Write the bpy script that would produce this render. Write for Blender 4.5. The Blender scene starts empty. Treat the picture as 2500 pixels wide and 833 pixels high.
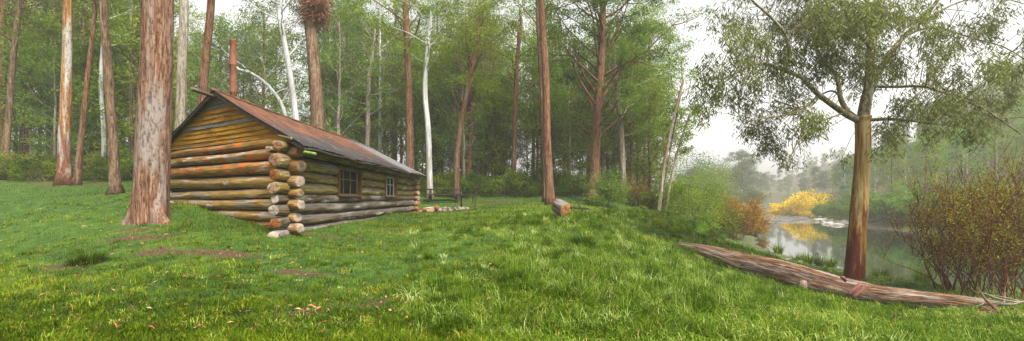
import bpy, math, random
import numpy as np
from mathutils import Vector, Matrix, noise as mnoise

F = 1100.0; CX = 1250.0; HY = 487.0; EYE = 1.6        # pinhole numbers of the photograph (2500 px wide)
R = math.radians
rng = np.random.default_rng(11)
sc = bpy.context.scene
COL = sc.collection

def P(px, py, d):
    return Vector(((px-CX)/F*d, d, EYE-(py-HY)/F*d))

# ------------------------------------------------------------------ object helpers
def mesh_np(name, verts, quads, mat=None, attrs=None, smooth=True, tris=None, midx=None):
    me = bpy.data.meshes.new(name)
    verts = np.asarray(verts, np.float32); quads = np.asarray(quads, np.int32).reshape(-1, 4)
    nt = 0 if tris is None else len(tris)
    me.vertices.add(len(verts)); me.vertices.foreach_set('co', verts.ravel())
    loops = quads.ravel(); starts = np.arange(len(quads), dtype=np.int32)*4
    if nt:
        tris = np.asarray(tris, np.int32)
        starts = np.concatenate([starts, len(loops)+np.arange(nt, dtype=np.int32)*3]); loops = np.concatenate([loops, tris.ravel()])
    me.loops.add(len(loops)); me.loops.foreach_set('vertex_index', loops.astype(np.int32))
    me.polygons.add(len(starts)); me.polygons.foreach_set('loop_start', starts.astype(np.int32))
    if midx is not None: me.polygons.foreach_set('material_index', np.asarray(midx, np.int32))
    me.update(calc_edges=True)
    me.polygons.foreach_set('use_smooth', np.full(len(starts), smooth))
    for k, v in (attrs or {}).items():
        v = np.asarray(v, np.float32)
        if v.ndim == 1:
            a = me.attributes.new(k, 'FLOAT', 'POINT'); a.data.foreach_set('value', v)
        else:
            a = me.attributes.new(k, 'FLOAT_COLOR', 'POINT')
            a.data.foreach_set('color', np.concatenate([v, np.ones((len(v), 1), np.float32)], 1).ravel())
    for m in (mat if isinstance(mat, (list, tuple)) else [mat]):
        if m: me.materials.append(m)
    me.validate()
    return me

def link(name, me, parent=None, loc=None):
    o = bpy.data.objects.new(name, me); COL.objects.link(o)
    if loc is not None: o.location = loc
    if parent: o.parent = parent
    return o

def tag(o, label=None, cat=None, group=None, kind=None):
    if label: o['label'] = label
    if cat: o['category'] = cat
    if group: o['group'] = group
    if kind: o['kind'] = kind
    return o

def thing(name, label, cat, loc=(0, 0, 0), group=None):
    o = bpy.data.objects.new(name, None); COL.objects.link(o)
    o.location = loc; o.empty_display_size = .3
    return tag(o, label, cat, group)

def copy_thing(o, label=None):
    c = o.copy(); COL.objects.link(c)
    if label: c['label'] = label
    for ch in o.children:
        k = ch.copy(); COL.objects.link(k); k.parent = c
        for g in ch.children:
            q = g.copy(); COL.objects.link(q); q.parent = k
    return c

class MB:
    """collects numpy pieces for one mesh"""
    def __init__(s): s.v = []; s.q = []; s.n = 0; s.a = []; s.m = []
    def add(s, v, q, a=None, m=0):
        v = np.asarray(v, float).reshape(-1, 3); q = np.asarray(q, int).reshape(-1, 4)
        s.v.append(v); s.q.append(q+s.n); s.n += len(v)
        s.a.append(np.zeros(len(v)) if a is None else (np.full(len(v), a) if np.isscalar(a) else np.asarray(a)))
        s.m.append(np.full(len(q), m)); return s
    def box(s, c, size, rot=None, a=None, m=0, bev=0.0):
        sx, sy, sz = [x/2 for x in size]
        v = np.array([(x, y, z) for x in (-sx, sx) for y in (-sy, sy) for z in (-sz, sz)])
        if rot is not None: v = v @ np.array(rot).T
        q = [(0, 1, 3, 2), (4, 6, 7, 5), (0, 4, 5, 1), (2, 3, 7, 6), (0, 2, 6, 4), (1, 5, 7, 3)]
        return s.add(v+np.array(c), q, a, m)
    def bar(s, p0, p1, w, h, a=None, m=0):
        p0 = np.array(p0, float); p1 = np.array(p1, float); d = p1-p0; L = np.linalg.norm(d); x = d/L
        up = np.array((0, 0, 1.)) if abs(x[2]) < .95 else np.array((0, 1., 0))
        y = np.cross(up, x); y /= np.linalg.norm(y); z = np.cross(x, y)
        return s.box((p0+p1)/2, (L, w, h), np.stack([x, y, z], 1), a, m)
    def tube(s, pts, rad, n=8, a=None, m=0, cap=True):
        v, q = tube(pts, rad, n, cap); return s.add(v, q, a, m)
    def mesh(s, name, mat, smooth=True, attr=None):
        v = np.concatenate(s.v); q = np.concatenate(s.q)
        return mesh_np(name, v, q, mat, {attr: np.concatenate(s.a)} if attr else None, smooth, midx=np.concatenate(s.m))

def tube(pts, rad, n=8, cap=True):
    pts = np.asarray([tuple(p) for p in pts], float); k = len(pts)
    rad = np.broadcast_to(np.asarray(rad, float), (k,)) if np.ndim(rad) < 2 else rad
    t = np.gradient(pts, axis=0); t /= np.linalg.norm(t, axis=1)[:, None]+1e-12
    up = np.array((0, 0, 1.)) if abs(t[0, 2]) < .9 else np.array((1., 0, 0))
    u = np.cross(up, t[0]); u /= np.linalg.norm(u)
    ang = np.arange(n)/n*2*np.pi; V = []
    for i in range(k):
        u = u-t[i]*np.dot(u, t[i]); u /= np.linalg.norm(u); w = np.cross(t[i], u)
        r = rad[i]
        V.append(pts[i]+(np.cos(ang)[:, None]*u+np.sin(ang)[:, None]*w)*(r if np.isscalar(r) or np.ndim(r) == 0 else np.asarray(r)[:, None]))
    V = np.concatenate(V)
    i = np.arange(k-1)[:, None]*n; j = np.arange(n)[None]; j2 = (j+1) % n
    q = np.stack([i+j, i+j2, i+n+j2, i+n+j], -1).reshape(-1, 4)
    if cap:                                        # caps: a ring pulled to the centre, closed with degenerate-free quads
        c0 = len(V); V = np.concatenate([V, pts[:1], pts[-1:]])
        e = (k-1)*n; cq = []
        for a in range(0, n-1, 2):
            cq.append((c0, (a+2) % n, a+1, a)); cq.append((c0+1, e+a, e+a+1, e+(a+2) % n))
        q = np.concatenate([q, np.array(cq)])
    return V, q

def smooth_path(pts, n):
    pts = np.asarray([tuple(p) for p in pts], float)
    if len(pts) < 3: return np.array([pts[0]*(1-t)+pts[-1]*t for t in np.linspace(0, 1, n)])
    P_ = np.vstack([2*pts[0]-pts[1], pts, 2*pts[-1]-pts[-2]]); out = []
    m = len(pts)-1
    for s in np.linspace(0, m-1e-6, n):
        i = int(s); t = s-i; a, b, c, d = P_[i:i+4]
        out.append(.5*((2*b)+(c-a)*t+(2*a-5*b+4*c-d)*t*t+(-a+3*b-3*c+d)*t**3))
    return np.array(out)

# ------------------------------------------------------------------ materials
def lin(c): return tuple(c)+(1,) if len(c) == 3 else c
class NT:
    def __init__(s, name):
        s.m = bpy.data.materials.new(name); s.m.use_nodes = True; s.t = s.m.node_tree; s.t.nodes.clear()
        s.out = s.t.nodes.new('ShaderNodeOutputMaterial')
    def n(s, typ, **kw):
        nd = s.t.nodes.new(typ)
        for k, v in kw.items():
            if k in nd.inputs: s.set(nd.inputs[k], v)
            else: setattr(nd, k, v)
        return nd
    def set(s, sock, v):
        if hasattr(v, 'is_linked') or isinstance(v, bpy.types.NodeSocket): s.t.links.new(v, sock)
        else: sock.default_value = lin(v) if sock.type == 'RGBA' else v
    def coords(s, scale=(1, 1, 1), kind='Object', rot=(0, 0, 0)):
        tc = s.n('ShaderNodeTexCoord'); mp = s.n('ShaderNodeMapping')
        s.t.links.new(tc.outputs[kind], mp.inputs['Vector']); mp.inputs['Scale'].default_value = scale; mp.inputs['Rotation'].default_value = rot
        return mp.outputs['Vector']
    def noise(s, vec, scale=1, detail=4, rough=.6, dist=0, w=None):
        nd = s.n('ShaderNodeTexNoise'); s.t.links.new(vec, nd.inputs['Vector'])
        nd.inputs['Scale'].default_value = scale; nd.inputs['Detail'].default_value = detail; nd.inputs['Roughness'].default_value = rough
        nd.inputs['Distortion'].default_value = dist
        if w is not None: nd.noise_dimensions = '4D'; s.set(nd.inputs['W'], w)
        return nd.outputs['Fac']
    def ramp(s, fac, stops, interp='LINEAR'):
        nd = s.n('ShaderNodeValToRGB'); cr = nd.color_ramp; cr.interpolation = interp
        while len(cr.elements) < len(stops): cr.elements.new(.5)
        for e, (p, c) in zip(cr.elements, stops):
            e.position = p; e.color = lin(c) if not np.isscalar(c) else (c, c, c, 1)
        s.t.links.new(fac, nd.inputs['Fac']); return nd.outputs['Color']
    def mix(s, fac, a, b, blend='MIX'):
        nd = s.n('ShaderNodeMix', data_type='RGBA', blend_type=blend)
        s.set(nd.inputs[0], fac); s.set(nd.inputs[6], a); s.set(nd.inputs[7], b); return nd.outputs[2]
    def math(s, op, a, b=0., clamp=False):
        nd = s.n('ShaderNodeMath', operation=op, use_clamp=clamp); s.set(nd.inputs[0], a); s.set(nd.inputs[1], b); return nd.outputs[0]
    def attr(s, name, out='Fac'):
        nd = s.n('ShaderNodeAttribute', attribute_name=name); return nd.outputs[out]
    def rand(s): return s.n('ShaderNodeObjectInfo').outputs['Random']
    def bump(s, h, strength=.5, dist=.02):
        nd = s.n('ShaderNodeBump'); s.set(nd.inputs['Height'], h); nd.inputs['Strength'].default_value = strength; nd.inputs['Distance'].default_value = dist
        return nd.outputs['Normal']
    def principled(s, col, rough=.8, normal=None, **kw):
        nd = s.n('ShaderNodeBsdfPrincipled'); s.set(nd.inputs['Base Color'], col); s.set(nd.inputs['Roughness'], rough)
        if normal is not None: s.t.links.new(normal, nd.inputs['Normal'])
        for k, v in kw.items(): s.set(nd.inputs[k], v)
        return nd.outputs[0]
    def done(s, sh): s.t.links.new(sh, s.out.inputs['Surface']); return s.m

def bark_mat(name, dark, mid, light, patch=None, patch_at=.55, fine=(22, 22, 1.6), bump=.9, low=None, low_h=2.0, spec=.06, speck=.75):
    """fibrous bark: streaks along z, patches of a second colour, optionally another colour at the foot"""
    b = NT(name); r = b.rand()
    v = b.coords(fine); st = b.noise(v, 1, 5, .65, .3, w=b.math('MULTIPLY', r, 20.))
    v2 = b.coords((3, 3, .35)); big = b.noise(v2, 1, 3, .5, .6, w=b.math('MULTIPLY', r, 37.))
    col = b.ramp(st, [(.36, dark), (.5, mid), (.64, light)])
    if patch is not None:
        col = b.mix(b.ramp(big, [(patch_at-.06, 0.), (patch_at+.08, 1.)]), col, b.mix(st, [c*.65 for c in patch], [min(1, c*1.25) for c in patch]))
    if low is not None:
        sep = b.n('ShaderNodeSeparateXYZ'); b.t.links.new(b.coords(), sep.inputs[0])
        h = b.math('ADD', b.math('DIVIDE', sep.outputs[2], low_h), b.math('MULTIPLY', b.math('SUBTRACT', b.noise(b.coords((5, 5, .8)), 1, 5, .65, .8), .5), 3.0))
        col = b.mix(b.ramp(h, [(.30, 1.), (1.15, 0.)]), col, b.mix(st, [c*.5 for c in low], [min(1, c*1.3) for c in low]))
    sp = b.noise(b.coords((14, 14, 5)), 1, 6, .75, .4)
    col = b.mix(b.ramp(sp, [(.38, speck), (.52, 0.)]), col, [c*.4 for c in dark])
    return b.done(b.principled(col, .88, b.bump(b.math('ADD', st, b.math('MULTIPLY', sp, .4)), bump, .03), **{'Specular IOR Level': spec}))

def leaf_mat(name, dark, mid, light, trans=.5, rough=.6, spec=.06):
    b = NT(name); t = b.attr('tint')
    col = b.ramp(t, [(.1, dark), (.5, mid), (.95, light)])
    hs = b.n('ShaderNodeHueSaturation'); r = b.rand()
    b.t.links.new(col, hs.inputs['Color']); b.set(hs.inputs['Hue'], b.math('ADD', .487, b.math('MULTIPLY', r, .026)))
    b.set(hs.inputs['Value'], b.math('ADD', .8, b.math('MULTIPLY', r, .4)))
    col = hs.outputs['Color']
    p = b.principled(col, rough, **{'Specular IOR Level': spec})
    tr = b.n('ShaderNodeBsdfTranslucent'); b.t.links.new(col, tr.inputs['Color'])
    mx = b.n('ShaderNodeMixShader'); mx.inputs[0].default_value = trans
    b.t.links.new(p, mx.inputs[1]); b.t.links.new(tr.outputs[0], mx.inputs[2])
    return b.done(mx.outputs[0])

def log_mat(name, c_dark, c_mid, c_light, lichen=.5, grey=.4, topdark=.5, lich_col=(.45, .10, .02), white=.28):
    """weathered barkless log, axis along local x: grain streaks, orange lichen, bleached runs, dark upper side"""
    b = NT(name); r = b.rand(); w = b.math('MULTIPLY', r, 50.)
    g = b.noise(b.coords((1.3, 26, 26)), 1, 5, .65, .4, w=w)
    big = b.noise(b.coords((.9, 4, 4)), 1, 4, .6, .3, w=w)
    col = b.ramp(b.math('ADD', b.math('MULTIPLY', g, .6), b.math('MULTIPLY', big, .4)), [(.34, c_dark), (.5, c_mid), (.64, c_light)])
    col = b.mix(b.math('MULTIPLY', r, .35), col, b.mix(.5, col, (.16, .12, .08)))
    # bleached grey-white runs
    wv = b.noise(b.coords((1.1, 7, 7)), 1, 4, .6, .5, w=b.math('ADD', w, 9.))
    col = b.mix(b.ramp(wv, [(.6-.12*white, 0.), (.72-.12*white, .85)]), col, b.mix(g, (.28, .27, .25), (.62, .60, .55)))
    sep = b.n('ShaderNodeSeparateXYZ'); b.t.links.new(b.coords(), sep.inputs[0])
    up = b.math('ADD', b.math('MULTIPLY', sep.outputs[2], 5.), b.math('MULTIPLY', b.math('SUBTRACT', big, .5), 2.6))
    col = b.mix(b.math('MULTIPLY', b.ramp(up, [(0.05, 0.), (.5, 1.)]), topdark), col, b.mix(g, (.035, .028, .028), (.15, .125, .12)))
    gv = b.noise(b.coords((.7, 2.5, 2.5)), 1, 3, .5, 0, w=b.math('ADD', w, 4.))
    col = b.mix(b.ramp(gv, [(.62-.2*grey, 0.), (.75-.2*grey, .8)]), col, b.mix(g, (.09, .085, .08), (.30, .28, .26)))
    lv = b.noise(b.coords((2.2, 5, 5)), 1, 6, .7, .8, w=b.math('ADD', w, 14.))
    col = b.mix(b.ramp(lv, [(.70-.24*lichen, 0.), (.77-.24*lichen, .9)]), col, b.mix(g, lich_col, [min(1, c*1.7) for c in lich_col]))
    mv = b.noise(b.coords((2.5, 6, 6)), 1, 5, .6, .4, w=b.math('ADD', w, 31.))
    col = b.mix(b.ramp(mv, [(.58, 0.), (.72, .55)]), col, (.13, .14, .025))
    # long drying cracks
    ck = b.noise(b.coords((.8, 40, 40)), 1, 2, .5, .2, w=b.math('ADD', w, 22.))
    col = b.mix(b.ramp(ck, [(.34, .9), (.40, 0.)]), col, (.02, .015, .01))
    return b.done(b.principled(col, .8, b.bump(b.math('ADD', g, b.math('MULTIPLY', lv, .5)), .8, .02), **{'Specular IOR Level': .10}))

def end_grain_mat(name, c1, c2, c3):
    b = NT(name); r = b.rand(); v = b.coords()
    sep = b.n('ShaderNodeSeparateXYZ'); b.t.links.new(v, sep.inputs[0])
    rad = b.math('SQRT', b.math('ADD', b.math('POWER', sep.outputs[1], 2.), b.math('POWER', sep.outputs[2], 2.)))
    nz = b.noise(b.coords((9, 9, 9)), 1, 5, .65, .5, w=b.math('MULTIPLY', r, 30.))
    ring = b.math('SINE', b.math('ADD', b.math('MULTIPLY', rad, 260.), b.math('MULTIPLY', nz, 9.)))
    fac = b.math('ADD', b.math('MULTIPLY', ring, .10), nz)
    col = b.ramp(fac, [(.3, c1), (.5, c2), (.68, c3)])
    at = b.math('ARCTAN2', sep.outputs[1], sep.outputs[2]); cn = b.n('ShaderNodeCombineXYZ'); b.set(cn.inputs[0], b.math('MULTIPLY', at, 2.2)); b.set(cn.inputs[1], b.math('MULTIPLY', rad, 5.))
    ckk = b.noise(cn.outputs[0], 1.6, 4, .7, .3, w=b.math('MULTIPLY', r, 40.)); col = b.mix(b.ramp(ckk, [(.36, .95), (.42, 0.)]), col, (.015, .008, .005))
    col = b.mix(b.ramp(b.math('FRACT', b.math('MULTIPLY', r, 7.3)), [(.3, 0.), (.9, .6)]), col, b.mix(nz, (.16, .14, .12), (.4, .37, .33)))
    return b.done(b.principled(col, .85, b.bump(fac, .5, .01), **{'Specular IOR Level': .08}))

def simple_mat(name, c1, c2, scale=(8, 8, 8), rough=.7, bump=.4, metallic=0., w=True, spec=.15):
    b = NT(name); r = b.rand()
    nz = b.noise(b.coords(scale), 1, 5, .65, .3, w=b.math('MULTIPLY', r, 30.))
    return b.done(b.principled(b.ramp(nz, [(.3, c1), (.7, c2)]), rough, b.bump(nz, bump, .02), Metallic=metallic, **{'Specular IOR Level': spec}))

# ------------------------------------------------------------------ terrain
def GP(px, py, d):
    p = P(px, py, d); return (p.x, p.y, p.z)
RIVZ = -1.8
ctrl = [(0, 0, 0.0), (-6, -6, .4), (6, -6, -.5), (0, -15, .2), (-30, -10, 1.5), (-15, 2, .45), (30, -10, -2.2), (14, 2, -1.3), (24, 4, -2.0), (-32, 8, 1.6)]
ctrl += [GP(*a) for a in [
    (0, 833, 4.5), (600, 833, 4.7), (1250, 833, 4.9), (1900, 833, 5.4), (2480, 833, 6.9),
    (0, 650, 9), (0, 550, 14), (0, 466, 22), (160, 455, 24), (10, 449, 27), (285, 482, 17), (200, 590, 10.6), (370, 553, 11.5), (450, 580, 9.8),
    (700, 592, 11), (480, 640, 8.3), (430, 512, 14), (560, 545, 12.0), (760, 586, 11.8), (900, 552, 16.5), (1005, 528, 25), (800, 680, 7.7), (1000, 640, 9.5), (1000, 560, 15),
    (1090, 512, 28), (1085, 522, 25), (1200, 506, 28), (1250, 560, 14), (1250, 680, 8), (1370, 541, 17), (1345, 503, 25), (1250, 490, 33), (1100, 480, 36),
    (1500, 560, 16), (1500, 680, 8.6), (1480, 520, 24), (1590, 538, 22), (1600, 525, 30), (1660, 617, 16.3), (1640, 580, 19), (1700, 640, 14.6),
    (1700, 575, 25), (1690, 545, 32), (1760, 596, 26), (1800, 592, 33), (1900, 700, 12.6), (1850, 760, 8.5), (2085, 694, 16.3), (1962, 728, 12.9), (2100, 760, 12), (2250, 760, 12.0),
    (2300, 712, 15.4), (1690, 638, 15.6), (1740, 668, 14.9), (1810, 702, 14.0), (1880, 726, 13.4), (2050, 762, 12.2), (2170, 776, 11.7), (2350, 772, 10.9), (1850, 640, 17), (1960, 668, 17), (2100, 690, 17), (2440, 758, 11), (2420, 735, 13.5), (2490, 770, 10.5), (2200, 700, 16.8), (1950, 660, 20), (2300, 800, 8.6), (1700, 760, 7.6), (2100, 810, 7.2),
    (1850, 620, 28), (1450, 470, 38), (200, 440, 32), (600, 440, 34), (850, 462, 36)]]
ctrl += [(0, 60, 3.2), (0, 120, 6), (-30, 50, 4.0), (-45, 40, 4.4), (-80, 60, 8), (-60, 120, 10), (18, 60, 1.2), (28, 80, .8), (40, 110, 1.5), (15, 45, 1.0), (60, 160, 3), (30, 160, 6),
         (60, 70, .2), (72, 80, 2.2), (95, 90, 9), (64, 52, 1.2), (100, 60, 12), (55, 45, .6), (90, 40, 10), (70, 105, .5), (88, 112, 4), (130, 120, 24), (170, 180, 30), (105, 150, 8), (120, 250, 8), (95, 250, 4), (60, 240, 4), (0, 240, 10), (-110, 200, 22), (150, 60, 26), (200, 250, 30), (130, 180, 4), (140, 220, 7), (165, 225, 14), (110, 190, 3), (118, 165, 3), (112, 135, 6), (185, 225, 22), (80, 335, 3), (130, 335, 4), (190, 335, 10), (230, 335, 22), (0, 335, 8), (-100, 335, 20), (60, 290, 3), (120, 290, 4), (-60, 250, 20)]
ctrl = np.array(ctrl)
def _phi(r2): return np.where(r2 > 0, .5*r2*np.log(r2+1e-12), 0)
_n = len(ctrl); _xy = ctrl[:, :2]
_K = _phi(((_xy[:, None]-_xy[None])**2).sum(-1))+np.eye(_n)*3.0
_Pm = np.concatenate([np.ones((_n, 1)), _xy], 1)
_A = np.block([[_K, _Pm], [_Pm.T, np.zeros((3, 3))]])
_W = np.linalg.solve(_A, np.concatenate([ctrl[:, 2], np.zeros(3)]))

def RP(px, py):
    d = (EYE-RIVZ)*F/(py-HY); return ((px-CX)/F*d, d)
river_poly = [RP(*a) for a in [(1850, 602), (1842, 575), (1848, 548), (1856, 530), (1868, 521), (1880, 517)]]+[(80, 140), (100, 165), (112, 160), (92, 135)]
river_poly += [RP(*a) for a in [(1906, 517.5), (1950, 522), (2000, 527), (2062, 540), (2075, 552), (2180, 562), (2300, 570), (2500, 585)]]+[(60, 32), (90, 26), (130, 20), (130, 0), (90, 2), (60, 4), (34, 10)]
river_poly += [RP(*a) for a in [(2500, 712), (2330, 706), (2250, 693), (2150, 683), (2080, 668), (1950, 641), (1900, 625)]]
river_poly = np.array(river_poly)
def river_sd(x, y):
    """signed distance to the river outline, negative on the water"""
    p = np.stack([x, y], -1); a = river_poly; b = np.roll(a, -1, 0)
    dmin = np.full(x.shape, 1e9); inside = np.zeros(x.shape, bool)
    for (ax, ay), (bx, by) in zip(a, b):
        e = np.array((bx-ax, by-ay)); w = p-np.array((ax, ay))
        t = np.clip((w*e).sum(-1)/(e @ e), 0, 1); dd = w-t[..., None]*e
        dmin = np.minimum(dmin, (dd**2).sum(-1))
        c = ((ay > y) != (by > y)) & (x < (bx-ax)*(y-ay)/(by-ay+1e-12)+ax); inside ^= c
    return np.sqrt(dmin)*np.where(inside, -1, 1)
_wav = [(rng.uniform(.25, 2.2), rng.uniform(0, 6.28), rng.uniform(0, 6.28)) for _ in range(26)]
def terrain(x, y):
    x = np.atleast_1d(np.asarray(x, float)); y = np.atleast_1d(np.asarray(y, float)); out = np.empty(x.shape)
    for i in range(0, len(x), 20000):
        xs, ys = x[i:i+20000], y[i:i+20000]
        r2 = (xs[:, None]-_xy[None, :, 0])**2+(ys[:, None]-_xy[None, :, 1])**2
        z = _phi(r2) @ _W[:_n]+_W[_n]+_W[_n+1]*xs+_W[_n+2]*ys
        b = np.zeros(len(xs))
        for f, ph, an in _wav: b += np.sin(f*(xs*np.cos(an)+ys*np.sin(an))+ph)/f**.7
        z += b*.012
        s = river_sd(xs, ys); wob = .35*np.sin(xs*1.7+ys*.9)+.25*np.sin(ys*2.3-xs)
        s = s+wob
        k = np.clip(s/np.where(ys < 30, 3.0, 7.0), 0, 1); k = k*k*(3-2*k)
        zo = (RIVZ+.02)*(1-k)+z*k+np.clip(s, 0, .5)*.3
        z = np.where(s < 0, RIVZ-np.clip(-s, 0, 3)*.28, np.maximum(zo, RIVZ+.02))
        out[i:i+20000] = z
    return out
def tz(x, y): return float(terrain([x], [y])[0])
def G(px, d, dz=0.):
    x = (px-CX)/F*d; return Vector((x, d, tz(x, d)+dz))

# ------------------------------------------------------------------ ground sheet and water
dirt_spots = [(480, 632, 8.6, 1.5, .45), (560, 640, 8.4, .9, .35), (740, 690, 7.3, .7, .3), (340, 600, 9.8, 1.2, .4), (1560, 760, 6.4, .5, .3), (2460, 800, 8.5, 1.0, .5),
              (980, 585, 13.5, 1.0, .5), (1085, 520, 26, 3.2, 1.6), (1170, 500, 30, 3.5, .7), (150, 700, 7.6, .7, .3), (900, 800, 5.6, .5, .25), (700, 815, 5.1, .4, .2), (160, 458, 24, 3, 1.2), (340, 575, 10.6, 1.0, .3), (800, 598, 11.2, 1.6, .35), (2440, 752, 12, 2, 1.2)]
def dirt_at(x, y):
    v = np.zeros(x.shape)
    for px, py, d, rx, ry in dirt_spots:
        cx = (px-CX)/F*d; q = ((x-cx)/rx)**2+((y-d)/ry)**2
        v = np.maximum(v, np.exp(-q*1.2))
    n = .5+.5*np.sin(x*5.1+2*np.sin(y*3.7))*np.sin(y*6.3+2*np.sin(x*4.1))
    n2 = .5+.5*np.sin(x*1.3+1.3)*np.sin(y*1.1+np.sin(x*.7))
    return np.clip(v*(.55+.75*n)+.22*(n*n2 > .62), 0, 1)

def build_ground():
    gx = np.sign(np.linspace(-1, 1, 300)); t = np.linspace(-1, 1, 300)
    xs = 200*np.sinh(t*3.6)/np.sinh(3.6); ty = np.linspace(-.35, 1, 300); ys = 330*np.sinh(ty*3.6)/np.sinh(3.6)
    X, Y = np.meshgrid(xs, ys); x = X.ravel(); y = Y.ravel(); z = terrain(x, y)
    n = 300; i = np.arange(n-1)[:, None]*n; j = np.arange(n-1)[None]
    q = np.stack([i+j, i+j+1, i+n+j+1, i+n+j], -1).reshape(-1, 4)
    far = np.clip((y-34-.2*x)/10, 0, 1); far = np.maximum(far, np.clip((river_sd(x, y)-2)/3, 0, 1)*(x > 34))
    wet = np.clip(1-(z-RIVZ)/.35, 0, 1)
    b = NT('ground_soil_and_moss')
    nz = b.noise(b.coords((3, 3, 3)), 1, 6, .65, .3); nb = b.noise(b.coords((.5, .5, .5)), 1, 4, .6)
    green = b.ramp(nz, [(.3, (.016, .035, .006)), (.55, (.035, .075, .010)), (.75, (.075, .11, .02))])
    dirt = b.ramp(b.noise(b.coords((14, 14, 14)), 1, 6, .7), [(.3, (.028, .015, .010)), (.55, (.07, .036, .024)), (.75, (.13, .075, .05))])
    floor = b.ramp(nz, [(.3, (.02, .024, .01)), (.6, (.05, .05, .02)), (.8, (.09, .07, .035))])
    col = b.mix(b.attr('far'), green, floor)
    col = b.mix(b.ramp(b.math('ADD', b.attr('dirt'), b.math('MULTIPLY', b.math('SUBTRACT', b.noise(b.coords((7, 7, 7)), 1, 6, .7), .5), 1.3)), [(.40, 0.), (.75, 1.)]), col, dirt)
    col = b.mix(b.math('MULTIPLY', b.attr('wet'), .8), col, b.ramp(nz, [(.3, (.035, .028, .02)), (.7, (.12, .10, .075))]))
    m = b.done(b.principled(col, .9, b.bump(nz, .6, .05), **{'Specular IOR Level': .15}))
    me = mesh_np('ground', np.stack([x, y, z], 1), q, m, {'far': far, 'dirt': dirt_at(x, y), 'wet': wet})
    tag(link('ground', me), kind='structure')
build_ground()

def build_water():
    b = NT('river_water')
    sep = b.n('ShaderNodeSeparateXYZ'); b.t.links.new(b.coords(), sep.inputs[0])
    rip = b.noise(b.coords((1.2, .9, 1)), 1, 4, .6, .5)
    fast = b.noise(b.coords((1.0, 1.6, 1)), 1, 5, .7, .8)
    # riffles stretch between y = 62 and y = 118
    d1 = b.ramp(b.math('DIVIDE', sep.outputs[1], 200.), [(.31, 0.), (.345, 1.), (.56, 1.), (.64, .15)])
    bl = b.n('ShaderNodeMix', data_type='FLOAT'); b.set(bl.inputs[0], d1); bl.inputs[2].default_value = .008; bl.inputs[3].default_value = .9
    bp = b.n('ShaderNodeBump'); b.set(bp.inputs['Height'], b.math('ADD', rip, b.math('MULTIPLY', b.math('MULTIPLY', fast, d1), 2.))); b.set(bp.inputs['Strength'], bl.outputs[0]); bp.inputs['Distance'].default_value = .12
    foam = b.math('MULTIPLY', b.ramp(fast, [(.56, 0.), (.66, .8)]), d1)
    col = b.mix(foam, (.012, .016, .010), (.6, .62, .62))
    rough = b.math('ADD', .035, b.math('MULTIPLY', foam, .5))
    m = b.done(b.principled(col, rough, bp.outputs[0], IOR=1.6, **{'Specular IOR Level': .8}))
    v = [(8, -2, RIVZ), (140, -2, RIVZ), (140, 175, RIVZ), (8, 175, RIVZ)]
    o = link('water', mesh_np('water', v, [(0, 1, 2, 3)], m)); tag(o, kind='structure')
build_water()

# ------------------------------------------------------------------ leaves, crowns, trees
def unit(n):
    v = rng.normal(size=(n, 3)); return v/np.linalg.norm(v, axis=1)[:, None]
def leaf_arrays(C, Rr, per, L, Wd, droop=.5, flat=.6, tint_c=None, shell=.5, tint_sd=.14):
    C = np.asarray(C, float); m = len(C); Rr = np.broadcast_to(np.asarray(Rr, float), (m,)); per = np.broadcast_to(np.asarray(per, int), (m,))
    idx = np.repeat(np.arange(m), per); n = len(idx)
    u = unit(n)*(rng.random(n)**shell)[:, None]; u[:, 2] *= flat
    p = C[idx]+u*Rr[idx][:, None]
    d = unit(n); d[:, 2] = d[:, 2]*(1-droop)-droop*1.2; d /= np.linalg.norm(d, axis=1)[:, None]+1e-9
    s = np.cross(d, unit(n)); s /= np.linalg.norm(s, axis=1)[:, None]+1e-9
    l = (L*rng.uniform(.6, 1.3, n))[:, None]; w = (Wd*rng.uniform(.7, 1.3, n))[:, None]
    v = np.stack([p, p+d*l*.45+s*w*.5, p+d*l, p+d*l*.45-s*w*.5], 1).reshape(-1, 3)
    q = np.arange(n*4).reshape(-1, 4)
    if tint_c is None: tint_c = rng.normal(.5, .17, m)
    t = np.clip(tint_c[idx]+rng.normal(0, tint_sd, n), 0, 1)
    return v, q, np.repeat(t, 4)

def branch(start, dirn, length, bend=.25, up=.3, n=6, seed=None):
    pts = [np.array(start, float)]; d = np.array(dirn, float); d /= np.linalg.norm(d)
    for _ in range(n):
        d = d+rng.normal(0, bend, 3)/1.6+np.array((0, 0, up/n)); d /= np.linalg.norm(d)
        pts.append(pts[-1]+d*length/n)
    return np.array(pts)

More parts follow.
